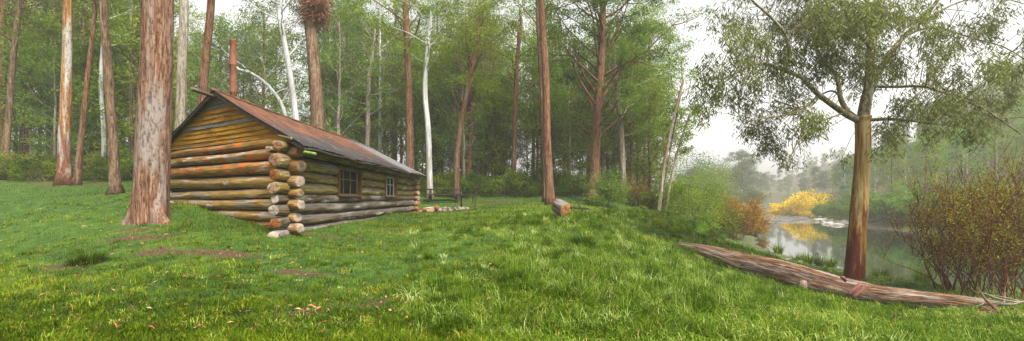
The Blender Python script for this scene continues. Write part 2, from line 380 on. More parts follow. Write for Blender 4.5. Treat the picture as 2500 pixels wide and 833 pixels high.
def grow(mb, path, rad, h0, nl, Lb, elev=(15, 55), sub=3, cl_r=.9, up=.4, top=True, limb_r=.35):
    """limbs and twigs off a trunk path from height fraction h0; returns leaf-clump centres and radii"""
    C = []; Rr = []; k = len(path)
    for i in range(nl):
        t = h0+(1-h0)*((i+rng.random()*.8)/nl); s = t*(k-1); a = int(min(s, k-2)); f = s-a
        p = path[a]*(1-f)+path[a+1]*f; r0 = (rad[a]*(1-f)+rad[a+1]*f)
        az = i*2.4+rng.uniform(-.5, .5); el = R(rng.uniform(*elev)); L = Lb*rng.uniform(.6, 1.15)*(.55+.6*math.sin(math.pi*min(1, .12+.80*(t-h0)/(1-h0+1e-6))))
        br = branch(p, (math.cos(az)*math.cos(el), math.sin(az)*math.cos(el), math.sin(el)), L, .22, up, 6)
        rr = np.linspace(max(r0*limb_r, .03), .012, 7); mb.tube(br, rr, 6, cap=False)
        C.append(br[-1]); Rr.append(cl_r*rng.uniform(.7, 1.15))
        for j in range(sub):
            q = br[rng.integers(2, 6)]; az2 = az+rng.uniform(-1.5, 1.5)
            b2 = branch(q, (math.cos(az2), math.sin(az2), rng.uniform(-.1, .8)), L*rng.uniform(.25, .55), .3, up*.6, 4)
            mb.tube(b2, np.linspace(max(r0*limb_r*.4, .014), .007, 5), 4, cap=False)
            C.append(b2[-1]); Rr.append(cl_r*rng.uniform(.55, 1.0))
            if rng.random() < .5: C.append(b2[2]+rng.normal(0, .2, 3)); Rr.append(cl_r*.5)
    if top:
        for _ in range(2): C.append(path[-1]+rng.normal(0, .4, 3)); Rr.append(cl_r)
    return np.array(C), np.array(Rr)

# bark kinds
BK = {
 'big': bark_mat('stringy_grey_and_rust_bark', (.055, .026, .016), (.165, .085, .052), (.28, .185, .13), (.23, .195, .172), .55, (30, 30, 2.4), 1.0),
 'rust': bark_mat('rusty_brown_bark', (.045, .022, .012), (.135, .066, .038), (.24, .135, .08), (.19, .135, .10), .62),
 'brown': bark_mat('grey_brown_bark', (.045, .027, .017), (.125, .078, .050), (.22, .155, .105), (.18, .12, .08), .6),
 'white': bark_mat('smooth_white_gum_bark', (.25, .25, .245), (.40, .41, .41), (.52, .53, .53), (.28, .25, .21), .62, (6, 6, .8), .25, low=(.28, .20, .13), low_h=1.6, speck=.2),
 'pale': bark_mat('pale_grey_gum_bark', (.13, .105, .075), (.26, .225, .18), (.40, .37, .33), (.20, .15, .09), .56, (14, 14, 1), .5),
 'two': bark_mat('shedding_bark', (.10, .04, .015), (.24, .11, .04), (.40, .24, .10), (.38, .36, .335), .49, (16, 16, .7), .6, low=(.16, .07, .045), low_h=3.4),
 'river': bark_mat('ribbon_gum_bark', (.11, .045, .014), (.31, .155, .038), (.48, .31, .11), (.36, .30, .15), .56, (13, 13, .55), .5, low=(.085, .022, .012), low_h=3.3, speck=.25),
 'dark': bark_mat('dark_damp_bark', (.03, .02, .014), (.075, .05, .035), (.13, .09, .065)),
 'limb': bark_mat('shaded_olive_grey_limb_bark', (.07, .058, .025), (.165, .14, .065), (.26, .24, .16), (.26, .25, .22), .60, (9, 9, 3), .4),  # olive-grey limbs, colour darkened for the shade inside the crown
 'twig': bark_mat('reddish_twig_bark', (.035, .016, .010), (.085, .036, .018), (.15, .07, .032), bump=.2),
}
LF = {
 'gum': leaf_mat('gum_leaves', (.050, .088, .006), (.138, .205, .014), (.25, .31, .034)),
 'olive': leaf_mat('olive_gum_leaves', (.052, .086, .005), (.148, .205, .012), (.26, .31, .034)),
 'blue': leaf_mat('blue_green_leaves', (.040, .094, .010), (.110, .21, .028), (.21, .31, .052)),
 'dark': leaf_mat('dark_understorey_leaves', (.026, .054, .005), (.072, .125, .010), (.145, .205, .022)),
 'bright': leaf_mat('fresh_green_leaves', (.05, .10, .008), (.13, .22, .02), (.24, .32, .045)),
 'grey': leaf_mat('grey_green_leaves', (.035, .06, .03), (.085, .125, .06), (.15, .19, .10)),
 'yellow': leaf_mat('autumn_yellow_leaves', (.26, .20, .004), (.64, .43, .004), (.86, .64, .010), .45),
 'orange': leaf_mat('autumn_orange_leaves', (.10, .05, .008), (.22, .115, .012), (.48, .27, .015), .4),
 'river': leaf_mat('drooping_gum_leaves', (.046, .058, .012), (.115, .138, .030), (.21, .235, .070), .42, .55, .2),
 'twigleaf': leaf_mat('sparse_autumn_leaves', (.14, .048, .012), (.15, .10, .014), (.24, .27, .02), .4),
}

def make_tree(name, label, cat, base, path, rad, bark, leaf, h0=.5, nl=12, Lb=3.0, cl_r=.9, per=75, L=.22, Wd=.06, droop=.45, group=None, sub=3, elev=(15, 55), sides=14, flare=True, flat=.6, extra=None, furrow=0., up=.4, limb_r=.35, shell=.5):
    """path is world points from the foot up; the thing's Empty stands at the foot"""
    base = np.array(base, float); path = np.asarray([tuple(p) for p in path], float)-base
    rad = np.array(rad, float)
    nn = len(path)
    if flare: rad = rad*(1+(.10 if furrow else .35)*np.exp(-path[:, 2]/(rad[0]*1.2)))
    t = thing(name, label, cat, base, group)
    mb = MB()
    if furrow:
        ang = np.arange(sides)/sides*2*np.pi; rr = []
        for i in range(nn):
            z = path[i, 2]; fl = math.exp(-max(z, 0)/(rad[0]*.9))
            f2 = math.exp(-max(z, -.1)/.26)
            row = [rad[i]*(1+fl*.08*math.sin(5*a+1.2)+fl*.05*math.sin(3*a+4)+f2*.85*math.exp(-((a-1.12)/.24)**2)+f2*.2*math.exp(-((a-5.2)/.4)**2)+f2*.15*math.exp(-((a-2.6)/.4)**2)+furrow*mnoise.noise((math.cos(a)*5.5, math.sin(a)*5.5, z*.55))+furrow*.6*mnoise.noise((math.cos(a)*14, math.sin(a)*14, z*1.1))+.03*mnoise.noise((math.cos(a)*1.3, math.sin(a)*1.3, z*.9+7))) for a in ang]
            rr.append(row)
        mb.tube(path, np.array(rr), sides)
    else:
        rr = []
        ang = np.arange(sides)/sides*2*np.pi; ph = rng.uniform(0, 6.28)
        for i in range(nn):
            fl = math.exp(-max(path[i, 2], 0)/(rad[0]*1.1))*(1 if flare else 0)
            rr.append(rad[i]*(1+fl*.15*np.sin(4*ang+ph)+.04*np.sin(3*ang+path[i, 2]*.8+ph)))
        mb.tube(path, np.array(rr), sides)
    C, Rr = grow(mb, path, rad, h0, nl, Lb, elev, sub, cl_r, up, limb_r=limb_r) if nl else (np.zeros((0, 3)), np.zeros(0))
    if extra: extra(mb)
    link('trunk', mb.mesh('trunk', BK[bark]), t)
    if len(C):
        n_per = np.maximum(8, (per*(Rr/cl_r)**2).astype(int))
        v, q, ti = leaf_arrays(C, Rr, n_per, L, Wd, droop, flat, shell=shell)
        link('crown', mesh_np('crown', v, q, LF[leaf], {'tint': ti}, False), t)
    return t

def px_path(pts, d, n=24, ground=True, top_z=None, dd=0.):
    """trunk points from picture points at distance d; extended straight up to top_z"""
    p = [np.array(P(px, py, d+dd*i)) for i, (px, py) in enumerate(pts)]
    if ground: p[0][2] = tz(p[0][0], p[0][1])-.12
    if n > 100: p.insert(0, p[0]+np.array((0, 0, -.45)))
    if top_z and p[-1][2] < top_z:
        e = p[-1]-p[-2]; e = e/np.linalg.norm(e); e = e*.6+np.array((0, 0, .8)); p.append(p[-1]+e*(top_z-p[-1][2])/max(e[2], .3))
    nv = len(pts)+(1 if n > 100 else 0); fine = smooth_path(p, 400); sl_ = np.concatenate([[0], np.cumsum(np.linalg.norm(np.diff(fine, axis=0), axis=1))]); sl_ /= sl_[-1]
    px_path.vis = sl_[min(399, int(400*(nv-1)/(len(p)-1)))]
    u = np.linspace(0, 1, n); return np.stack([np.interp(u, sl_, fine[:, k]) for k in range(3)], 1)

def gum(label, pts, d, w0, w1, bark, leaf='gum', top_z=18., h0=.6, nl=12, Lb=3., name='gum_tree', **kw):
    dd = kw.pop('dd', 0.)
    path = px_path(pts, d, kw.pop('n', 26), True, top_z, dd)
    hfrac = np.linspace(0, 1, len(path)); kw.pop('vis', 0); vis = px_path.vis
    ca = math.cos(math.atan((pts[0][0]-CX)/F)); r0 = w0*d/F/2*ca; r1 = w1*d/F/2*ca
    rad = np.where(hfrac < vis, r0+(r1-r0)*hfrac/vis, r1*(1-(hfrac-vis)/(1-vis)*.75))
    return make_tree(name, label, 'tree', path[0]+np.array((0, 0, .57 if len(path) > 100 else .12)), path, rad/1.1, bark, leaf, h0, nl, Lb, **kw)

# ---- trees one can tell apart, from left to right
gum('dark brown gum at the far left edge leaning a little right', [(8, 450), (18, 330), (34, 120), (48, 0)], 27, 24, 17, 'brown', 'gum', 19, .42, 13, 3.6, per=110)
gum('slim pale gum just right of the leftmost dark brown trunk', [(52, 440), (60, 320), (72, 190), (78, 60)], 33, 11, 8, 'pale', 'gum', 17, .55, 10, 2.8)
gum('thin bent white trunk left of the shedding gum', [(125, 425), (116, 330), (106, 210), (110, 120)], 39, 10, 7, 'white', 'gum', 16, .55, 10, 3.0)
gum('straight thin brown gum behind the bent white trunk', [(96, 420), (98, 300), (102, 100)], 41, 12, 9, 'brown', 'dark', 17, .5, 10, 3.0)
gum('two toned gum with half its bark shed, joined to a leaning brown stem', [(158, 455), (158, 330), (163, 160), (166, 0)], 24, 42, 25, 'two', 'gum', 20, .62, 12, 3.6, sides=24)
gum('leaning brown stem rising from the foot of the shedding gum', [(186, 457), (196, 360), (212, 200), (228, 60)], 23.6, 22, 13, 'rust', 'gum', 16, .6, 9, 3.0)
gum('wavy white gum behind the grey brown gum', [(248, 420), (254, 340), (246, 210), (252, 90), (250, 10)], 30, 15, 11, 'white', 'gum', 17, .6, 10, 3.0)
gum('tapered grey brown gum with a broad foot between shedding gum and giant trunk', [(284, 482), (272, 300), (260, 120), (252, 0)], 17, 34, 24, 'brown', 'gum', 18, .66, 12, 3.2, sides=20, n=34)
gum('giant rough grey and rust trunk in front of the log cabin', [(366, 553), (371, 420), (380, 200), (386, 0)], 11.5, 104, 88, 'big', 'gum', 20, .68, 12, 4.0, sides=96, n=110, furrow=.045, vis=.35)
gum('pale grey gum close behind the giant trunk', [(436, 440), (440, 310), (446, 120), (450, 0)], 20, 34, 25, 'pale', 'gum', 19, .62, 12, 3.4, sides=18)
def limb10(mb):
    o = np.array(P(493, 460, 22)); pts = [np.array(P(*a))-o for a in [(511, 55, 22), (535, 40, 22.2), (575, 36, 22.3), (600, 18, 22.4), (640, -10, 22.6)]]
    mb.tube(smooth_path(pts, 16), np.linspace(.12, .05, 16), 8)
gum('rusty gum left of the flue with one crooked limb reaching right', [(488, 460), (494, 250), (504, 120), (516, 0)], 22, 27, 22, 'rust', 'olive', 18, .62, 10, 3.4, extra=None, sides=18)
gum('arched white trunk bowing left behind the cabin flue', [(712, 420), (697, 285), (660, 215), (615, 180), (575, 165), (560, 120)], 32, 13, 7, 'white', 'grey', 12.5, .5, 9, 2.6, per=55)
gum('leaning white gum rising above the middle of the cabin roof', [(735, 440), (722, 290), (708, 180), (690, 80), (678, 10)], 30, 20, 14, 'white', 'grey', 17, .6, 11, 3.4, per=60)
gum('thick brown gum behind the roof with a hanging bark clump', [(782, 440), (776, 300), (764, 130), (752, 0)], 24, 42, 30, 'brown', 'gum', 18, .68, 11, 3.4, sides=20)
gum('white trunk with brown blotches behind the rear of the roof', [(894, 430), (898, 320), (900, 200), (912, 120)], 38, 15, 11, 'pale', 'gum', 16, .45, 13, 3.4)
gum('straight red brown gum behind the far end of the cabin', [(1001, 455), (1000, 300), (994, 120), (990, 0)], 33, 22, 16, 'rust', 'olive', 19, .62, 13, 3.4, per=120)
gum('bright white gum bending left beside the cabin eave', [(1050, 470), (1046, 330), (1038, 230), (1042, 140), (1050, 60)], 32, 17, 11, 'white', 'gum', 15, .66, 9, 2.6)
gum('rusty gum standing directly behind the picnic table', [(1114, 492), (1118, 360), (1140, 220), (1165, 110)], 32, 17, 12, 'rust', 'olive', 15, .42, 16, 3.2, per=130)
gum('rusty gum one step right of the picnic table gum', [(1138, 475), (1148, 360), (1150, 240), (1146, 100)], 36, 17, 12, 'rust', 'gum', 16, .45, 14, 3.4, per=120)
gum('slim straight brown gum between picnic table and clearing edge', [(1253, 480), (1256, 330), (1262, 160), (1272, 60)], 35, 15, 10, 'rust', 'gum', 16, .55, 12, 3.2)
gum('thin leaning pale trunk behind the slim straight brown gum', [(1226, 470), (1236, 360), (1246, 290)], 43, 9, 7, 'pale', 'gum', 15, .5, 9, 3.0)
gum('tall bare brown gum rising beside the sawn stump', [(1344, 505), (1336, 350), (1332, 180), (1322, 20)], 25, 24, 17, 'rust', 'gum', 17, .72, 10, 3.0, sides=18)
gum('darker gum close behind the tall bare brown gum', [(1332, 490), (1328, 330), (1318, 150), (1312, 20)], 29, 13, 10, 'brown', 'gum', 17, .55, 11, 3.2)
gum('short white trunk glimpsed behind the bushes right of the stump', [(1388, 475), (1394, 370), (1404, 290)], 43, 10, 7, 'white', 'gum', 12, .55, 9, 2.6)
gum('dark trunked spreading tree with layered crown right of the stump', [(1446, 492), (1456, 330), (1466, 180), (1472, 40)], 30, 30, 18, 'rust', 'blue', 16.5, .28, 36, 5.0, per=200, elev=(15, 55), cl_r=1.05, flat=.45, sub=4, droop=.3)
gum('grey mossy trunk right of the spreading dark trunked tree', [(1524, 505), (1518, 360), (1508, 230), (1500, 150)], 32, 18, 12, 'pale', 'blue', 13, .4, 18, 3.2, per=130)
gum('slender sapling leaning right over the river slope', [(1608, 525), (1622, 400), (1645, 290), (1672, 180)], 30, 11, 6, 'pale', 'gum', 9.8, .55, 9, 1.7, per=45, cl_r=.7)
gum('second slender sapling leaning toward the river', [(1622, 525), (1640, 430), (1660, 350), (1684, 280)], 30.5, 9, 5, 'pale', 'olive', 7.5, .5, 10, 1.5, per=70, cl_r=.6)

# ---- hanging bark clump on the thick brown gum
def bark_clump():
    o = P(778, 30, 23.9); t = []
    C = np.array([(rng.normal(-.05, .36), rng.normal(0, .2), rng.normal(.25, .42)) for _ in range(46)])
    v, q, ti = leaf_arrays(C, .3, 60, .5, .03, .55, .9)
    b = NT('shed_bark_strips'); c = b.ramp(b.attr('tint'), [(.1, (.05, .02, .012)), (.5, (.14, .055, .028)), (.95, (.24, .12, .06))])
    m = b.done(b.principled(c, .9))
    ob = link('bark_clump', mesh_np('bark_clump', v, q, m, {'tint': ti}, False), loc=o)
    tag(ob, 'shaggy red brown clump of shed bark caught high on the thick gum behind the roof', 'bark clump')
bark_clump()

# ---- the big tree by the river: every limb follows the photograph
def river_tree():
    D = 16.3
    base = np.array(G(2085, D)); base[2] = tz(base[0], base[1])
    t = thing('ribbon_gum_tree', 'tall ribbon gum with red foot and wide drooping crown beside the river', 'tree', base)
    mb = MB()
    def pth(pts, n): return smooth_path([np.array(P(a, b_, D+c))-base for a, b_, c in pts], n)
    tr = pth([(2083, 700, 0), (2091, 600, 0), (2099, 490, 0), (2106, 390, 0), (2107, 320, 0), (2105, 285, 0)], 60)
    tr[0][2] = -.2
    zz = np.linspace(0, 1, 60); rad = np.interp(zz, [0, .08, .3, .7, .92, 1], [28, 24, 20.5, 18, 18, 22])*D/F*.88
    ang = np.arange(40)/40*2*np.pi
    rr = np.array([[rad[i]*(1+.05*mnoise.noise((math.cos(a)*2.2, math.sin(a)*2.2, zz[i]*6))+.07*math.exp(-zz[i]*9)*math.sin(4*a)) for a in ang] for i in range(60)])
    mb.tube(tr, rr, 40)
    limbs = []
    def limb(pts, w0, w1, n=20, s=10):
        p = pth(pts, n); mb.tube(p, np.linspace(w0, w1, n)*D/F/2*.82, s, m=1, cap=False); limbs.append(p)
    limb([(2106, 300, 0), (2112, 255, .1), (2122, 205, .2), (2128, 110, .5), (2140, 20, .8), (2150, -90, 1.2), (2150, -220, 1.4)], 34, 9, 30, 14)
    limb([(2100, 296, 0), (2070, 282, -.2), (2040, 262, -.5), (2000, 232, -.9), (1975, 208, -1.2), (1958, 190, -1.4), (1912, 172, -1.7), (1860, 154, -2.0), (1812, 170, -2.2), (1765, 195, -2.4)], 20, 4, 40)
    limb([(1915, 174, -1.7), (1926, 135, -1.8), (1917, 85, -1.9), (1880, 40, -2.1), (1840, 5, -2.3), (1800, -40, -2.5)], 10, 4, 24)
    limb([(2092, 290, 0), (2068, 270, .2), (2052, 240, .4), (2047, 205, .5), (2035, 175, .7), (2000, 140, 1.0), (1985, 80, 1.3), (1970, 10, 1.6), (1960, -80, 2)], 17, 5, 28)
    limb([(2078, 283, .1), (2040, 225, .6), (2005, 232, 1.2), (1985, 255, 1.5), (1950, 262, 1.8)], 7, 3)
    limb([(2122, 293, 0), (2170, 291, -.3), (2215, 294, -.6), (2262, 300, -.8), (2310, 305, -1.0)], 11, 4)
    limb([(2122, 235, .2), (2160, 150, .6), (2205, 92, .9), (2250, 45, 1.1), (2290, 0, 1.3), (2340, -70, 1.7)], 17, 8, 26)
    limb([(2205, 92, .9), (2250, 72, .6), (2300, 72, .2), (2380, 95, -.2), (2450, 115, -.5), (2510, 150, -.8)], 6, 3, 24)
    limb([(2124, 212, .2), (2190, 212, -.2), (2260, 212, -.8), (2330, 237, -1.2), (2400, 265, -1.5), (2450, 298, -1.6), (2495, 330, -1.8)], 9, 3, 28)
    limb([(2300, 226, -1.1), (2360, 240, -1.3), (2420, 285, -1.5), (2500, 287, -1.9)], 5, 2, 16)
    limb([(2128, 120, .5), (2080, 60, -.6), (2050, 0, -1.4), (2030, -80, -2)], 10, 4, 18)
    limb([(2000, 232, -.9), (1965, 262, -1.0), (1920, 280, -1.3), (1870, 288, -1.7), (1820, 300, -2)], 7, 3, 18)
    limb([(2060, 276, -.3), (2000, 300, -1.2), (1950, 345, -1.8), (1925, 395, -2.1)], 5, 2, 18)
    limb([(2240, 60, 1.1), (2330, 10, 1.5), (2420, -10, 1.8), (2500, 10, 2)], 7, 3, 18)
    limb([(2140, 20, .8), (2200, -60, 0), (2260, -120, -.6)], 9, 3, 14)
    LP = np.concatenate(limbs)
    ell = [(1790, 50, 60, 50, .5), (1822, 105, 58, 46, 1), (1745, 185, 46, 55, .55), (1718, 250, 36, 45, .6), (1800, 228, 60, 45, .8), (1850, 300, 60, 42, .9), (1882, 358, 50, 34, .9), (1930, 388, 48, 22, .7),
           (1945, 50, 90, 60, 1.4), (2040, 45, 75, 60, 1.6), (1905, 140, 55, 50, .9), (1990, 140, 65, 55, 1.1), (2075, 130, 60, 70, 1.2), (1925, 235, 55, 46, .9), (1985, 290, 40, 30, .9), (1965, 330, 46, 26, .9), (1835, 180, 60, 40, .7),
           (2150, 45, 55, 50, 1.5), (2165, 150, 50, 55, 1.3), (2105, 225, 40, 36, .7), (2240, 45, 55, 50, .8), (2290, 110, 50, 55, .9), (2262, 190, 46, 46, .6), (2335, 205, 52, 46, .8), (2380, 85, 60, 50, .8), (2445, 30, 45, 36, .6), (2420, 165, 50, 36, .7),
           (2468, 215, 36, 56, .8), (2405, 262, 55, 36, .9), (2300, 262, 60, 36, 1.0), (2228, 250, 52, 36, .8), (2182, 312, 50, 36, .9), (2160, 352, 40, 28, .7), (2285, 325, 42, 36, .8), (2362, 318, 46, 34, .8), (2052, 385, 24, 22, .5), (2420, 300, 36, 34, .7),
           (1880, -40, 130, 40, 1), (2050, -60, 140, 50, 1), (2250, -60, 130, 50, .8), (2420, -50, 100, 40, .6), (2560, 120, 60, 90, .7), (2120, -160, 160, 60, .8)]
    C = []; T = []; W = []
    for cx, cy, rx, ry, w in ell:
        dc = rng.normal(0, 1.3); tt = rng.normal(.48, .13)
        for _ in range(int(rx*ry/58*w)):
            a = rng.uniform(0, 6.283); r = rng.random()**.6
            C.append(np.array(P(cx+rx*r*math.cos(a), cy+ry*r*math.sin(a)*1.02, D+dc+rng.normal(0, .75)))-base); T.append(tt+rng.normal(0, .1))
    C = np.array(C); T = np.array(T)
    for i in range(0, len(C), 4):                       # twigs from the nearest limb to every fourth spray
        d2 = ((LP-C[i])**2).sum(1); a = LP[d2.argmin()]
        if d2.min() < 9:
            m_ = (a+C[i])/2+rng.normal(0, .12, 3)+np.array((0, 0, .18)); p = smooth_path([a, m_, C[i]+np.array((0, 0, .12))], 7)
            mb.tube(p, np.linspace(.014, .005, 7), 4, m=1, cap=False)
    link('trunk', mb.mesh('trunk', [BK['river'], BK['limb']]), t)
    v, q, ti = leaf_arrays(C, .30, 30, .20, .034, .72, 1.35, np.clip(T, .05, .95), .7, .16)
    link('crown', mesh_np('crown', v, q, LF['river'], {'tint': ti}, False), t)
river_tree()

# ---- prototypes for the forest behind: each built once, then copied with its parts
def proto_tree(H, r, bark, leaf, label, cat, h0, nl, Lb, per, L, Wd, name='gum_tree', group=None, lean=.04, **kw):
    k = 16; z = np.linspace(-.15, H, k)
    off = np.cumsum(rng.normal(0, lean, (k, 2)), 0)*.5
    path = np.stack([off[:, 0]-off[0, 0], off[:, 1]-off[0, 1], z], 1)
    return make_tree(name, label, cat, (0, 0, 0), path, np.linspace(r, r*.35, k), bark, leaf, h0, nl, Lb, per=per, L=L, Wd=Wd, group=group, sides=9, **kw)

def scatter(protos, spots, labels, group=None):
    """spots: (px, d, scale); the first of each kind is the prototype itself"""
    used = set()
    for i, (px, d, s) in enumerate(spots):
        k = i % len(protos); p = protos[k]
        o = p if k not in used else copy_thing(p)
        used.add(k); g = G(px, d)
        o.location = (g.x, g.y, g.z-.05); o.rotation_euler = (0, 0, rng.uniform(0, 6.28)); o.scale = (s*rng.uniform(.9, 1.12),)*2+(s,)
        o['label'] = labels if isinstance(labels, str) else labels[k]
        if group: o['group'] = group

def feather(H, leaf, bark, per): return proto_tree(H, .15, bark, leaf, '', 'tree', .22, 26, 3.0, per, .22, .07, name='wattle_tree', cl_r=.85, up=.6, elev=(20, 60), flat=.65, droop=.5, sub=4)
def spread(n, px0, px1, d0, d1, s0, s1, avoid=None):
    out = []; tries = 0
    while len(out) < n and tries < n*60:
        tries += 1; px = px0+(px1-px0)*rng.random(); d = d0+(d1-d0)*rng.random()
        x = (px-CX)/F*d
        if river_sd(np.array([x]), np.array([d]))[0] < 1.0: continue
        if any(((x-(p-CX)/F*q)**2+(d-q)**2) < 2.6 for p, q, _ in out): continue
        out.append((px, d, rng.uniform(s0, s1)))
    return out

# tall gums deep in the forest
tall = [proto_tree(20, .24, b, l, '', 'tree', h, 18, 4.2, p, .26, .08, cl_r=1.1, shell=.6, flat=.65, elev=(20, 60), droop=.55) for b, l, h, p in
        [('brown', 'gum', .34, 105), ('white', 'gum', .40, 100), ('rust', 'olive', .32, 105), ('pale', 'blue', .36, 105)]]
TL = ['hazy brown trunked gum deep in the forest behind the clearing', 'hazy white trunked gum deep in the forest behind the clearing',
      'hazy rust trunked gum deep in the forest behind the clearing', 'hazy pale grey gum deep in the forest behind the clearing']
scatter(tall, spread(26, -150, 480, 30, 62, .75, 1.05)+spread(8, 430, 800, 42, 75, .6, .85)+spread(46, 780, 1590, 38, 80, .72, 1.05)+spread(6, 1480, 1600, 42, 75, .7, .9), TL, 'tall hazy gums deep in the forest')
# leafy middle layer
mid = [proto_tree(9, .11, b, l, '', 'tree', .12, 22, 2.6, p, .24, .075, name='wattle_tree', cl_r=1.0, up=.7, elev=(10, 50), flat=.6, droop=.35) for b, l, p in
       [('brown', 'olive', 80), ('dark', 'gum', 80), ('pale', 'bright', 75), ('brown', 'blue', 85)]]
ML = ['bushy olive green young tree filling the forest edge', 'bushy grey green young tree filling the forest edge', 'bushy fresh green young tree filling the forest edge', 'bushy blue green young tree filling the forest edge']
scatter(mid, spread(20, -120, 420, 31, 46, .8, 1.25)+[(1588, 34, .95), (1556, 37, 1.1), (1620, 38, .8), (1575, 42, 1.2)]+spread(6, 440, 760, 36, 48, .5, .75)+spread(40, 760, 1560, 37, 58, .8, 1.3), ML, 'young trees filling the forest edge')
fe = [feather(13, 'bright', 'brown', 52), feather(14, 'olive', 'rust', 54), feather(12, 'blue', 'pale', 54)]
scatter(fe, spread(14, 430, 980, 36, 50, .85, 1.15)+spread(20, 980, 1520, 35, 50, .85, 1.15)+[(1540, 36, .95), (1500, 39, 1.15)]+spread(8, 0, 420, 32, 44, .8, 1.1), ['tall feathery yellow green tree between the forest trunks', 'tall feathery grey green tree between the forest trunks', 'tall feathery blue green tree between the forest trunks'], 'tall feathery trees between the forest trunks')
# undergrowth bushes
def bush_proto(leaf, W, H, per, L, Wd, name='bush', ncl=26, stems=7, bark='brown', droop=.3):
    t = thing(name, '', 'bush'); mb = MB(); C = []; Rr = []
    for i in range(stems):
        a = i*2.4+rng.uniform(0, .8); p = branch((rng.normal(0, .1), rng.normal(0, .1), -.05), (math.cos(a)*.7, math.sin(a)*.7, 1), H*.9, .18, .3, 5)
        mb.tube(p, np.linspace(.03, .008, 6), 5, cap=False)
    for i in range(ncl):
        a = rng.uniform(0, 6.28); r = W/2*rng.random()**.5; z = H*(.15+.75*rng.random())*(1-.35*(r/(W/2))**2)
        C.append((r*math.cos(a), r*math.sin(a), z)); Rr.append(rng.uniform(.22, .42)*H*.75)
    link('stem', mb.mesh('stem', BK[bark]), t)
    v, q, ti = leaf_arrays(C, Rr, per, L, Wd, droop, .7, shell=.6)
    v[:, 2] = np.maximum(v[:, 2], .0)
    link('foliage', mesh_np('foliage', v, q, LF[leaf], {'tint': ti}, False), t); return t
bushes = [bush_proto('dark', 3.2, 1.9, 130, .15, .05), bush_proto('dark', 2.4, 1.5, 110, .13, .05), bush_proto('olive', 2.6, 1.7, 100, .14, .05), bush_proto('gum', 2.8, 2.1, 110, .16, .05)]
BL = ['broad dark green bush in the undergrowth along the clearing', 'low dark green bush in the undergrowth along the clearing', 'olive bush in the undergrowth along the clearing', 'grey green bush in the undergrowth along the clearing']
scatter(bushes, spread(46, 1040, 1520, 33.5, 40, .8, 1.3)+spread(34, -60, 420, 26, 33, .7, 1.2)+spread(10, 740, 1040, 34, 42, .9, 1.3)+spread(12, 1480, 1640, 31, 38, .7, 1.1), BL, 'undergrowth bushes along the forest edge')

# ---- slope above the river: wattle, orange shrub, mixed scrub
def shrub_at(px, d, label, name, leaf, W, H, per, L, Wd, ncl, stems, bark='brown', cat='shrub', droop=.3, group=None):
    t = bush_proto(leaf, W, H, per, L, Wd, name, ncl, stems, bark, droop); g = G(px, d)
    t.location = (g.x, g.y, g.z-.05); tag(t, label, cat, group); return t
shrub_at(1690, 30, 'big feathery grey green wattle shrub leaning over the slope above the river', 'wattle_shrub', 'gum', 3.9, 4.0, 190, .15, .042, 56, 18)
shrub_at(1752, 33, 'darker green wattle beside the reddish brown twiggy shrub', 'wattle_shrub', 'dark', 2.4, 3.6, 120, .16, .045, 40, 10)
shrub_at(1640, 33, 'yellow tinged wattle between the leaning saplings', 'wattle_shrub', 'bright', 2.6, 3.3, 120, .16, .045, 34, 10)
shrub_at(1478, 28, 'round blue green young wattle at the foot of the spreading tree', 'wattle_shrub', 'blue', 2.3, 2.7, 180, .14, .04, 34, 8)
shrub_at(1745, 60, 'yellowish tree behind the wattle above the river bend', 'shrub', 'olive', 5, 8.5, 110, .22, .07, 50, 8)
shrub_at(1842, 42, 'orange leaved willow at the left water edge', 'willow_shrub', 'orange', 2.4, 3.2, 170, .15, .045, 46, 14, 'twig')
for px, d, lab in [(1735, 78, 'misty pale tree standing behind the yellowish tree'), (1772, 85, 'misty pale tree nearer the river bend than the yellowish tree'), (1800, 96, 'dim misty tree above the orange willow'), (1835, 125, 'faint misty tree at the far river bend'), (1700, 70, 'misty tree behind the leaning saplings')]:
    shrub_at(px, d, lab, 'gum_tree', 'grey', 6.5, 9.5 if d < 90 else (6.5 if d < 100 else 4.5), 130, .3, .09, 60, 8, 'pale', 'tree')

def twig_shrub(px, d, label, H, W, nst, nsub, leafn, name='willow_shrub', leaf='twigleaf', lean=(0, 0), rad=.03, group=None, LL=.085, LW=.026):
    g = G(px, d); t = thing(name, label, 'shrub', g, group); mb = MB(); C = []
    for i in range(nst):
        a = i*2.4+rng.uniform(-.4, .4); tilt = rng.uniform(.1, 1.0)*W/H
        p = branch((rng.normal(0, .3), rng.normal(0, .3), -.08), (math.cos(a)*tilt+lean[0], math.sin(a)*tilt+lean[1], 1), H*rng.uniform(.6, 1.05), .30, .5, 9)
        r = rad*rng.uniform(.35, .85); mb.tube(p, np.linspace(r, r*.2, 10), 6, cap=False)
        for j in range(nsub):
            k = rng.integers(2, 9); aa = rng.uniform(0, 6.28); L = H*rng.uniform(.18, .42)
            b2 = branch(p[k], (math.cos(aa)*.55, math.sin(aa)*.55, 1), L, .14, .4, 5)
            mb.tube(b2, np.linspace(r*.33, .003, 6), 4, cap=False); C += [b2[-1], b2[3]]
            for _ in range(3):
                a3 = rng.uniform(0, 6.28); b3 = branch(b2[rng.integers(1, 5)], (math.cos(a3)*.6, math.sin(a3)*.6, 1), L*.5, .12, .3, 3)
                mb.tube(b3, np.linspace(.005, .0025, 4), 3, cap=False); C.append(b3[-1])
    link('stem', mb.mesh('stem', BK['twig']), t)
    C = np.array(C); 
    if leafn:
        v, q, ti = leaf_arrays(C, .22, leafn, LL, LW, .35, 1.0, tint_sd=.25)
        link('foliage', mesh_np('foliage', v, q, LF[leaf], {'tint': ti}, False), t)
    return t
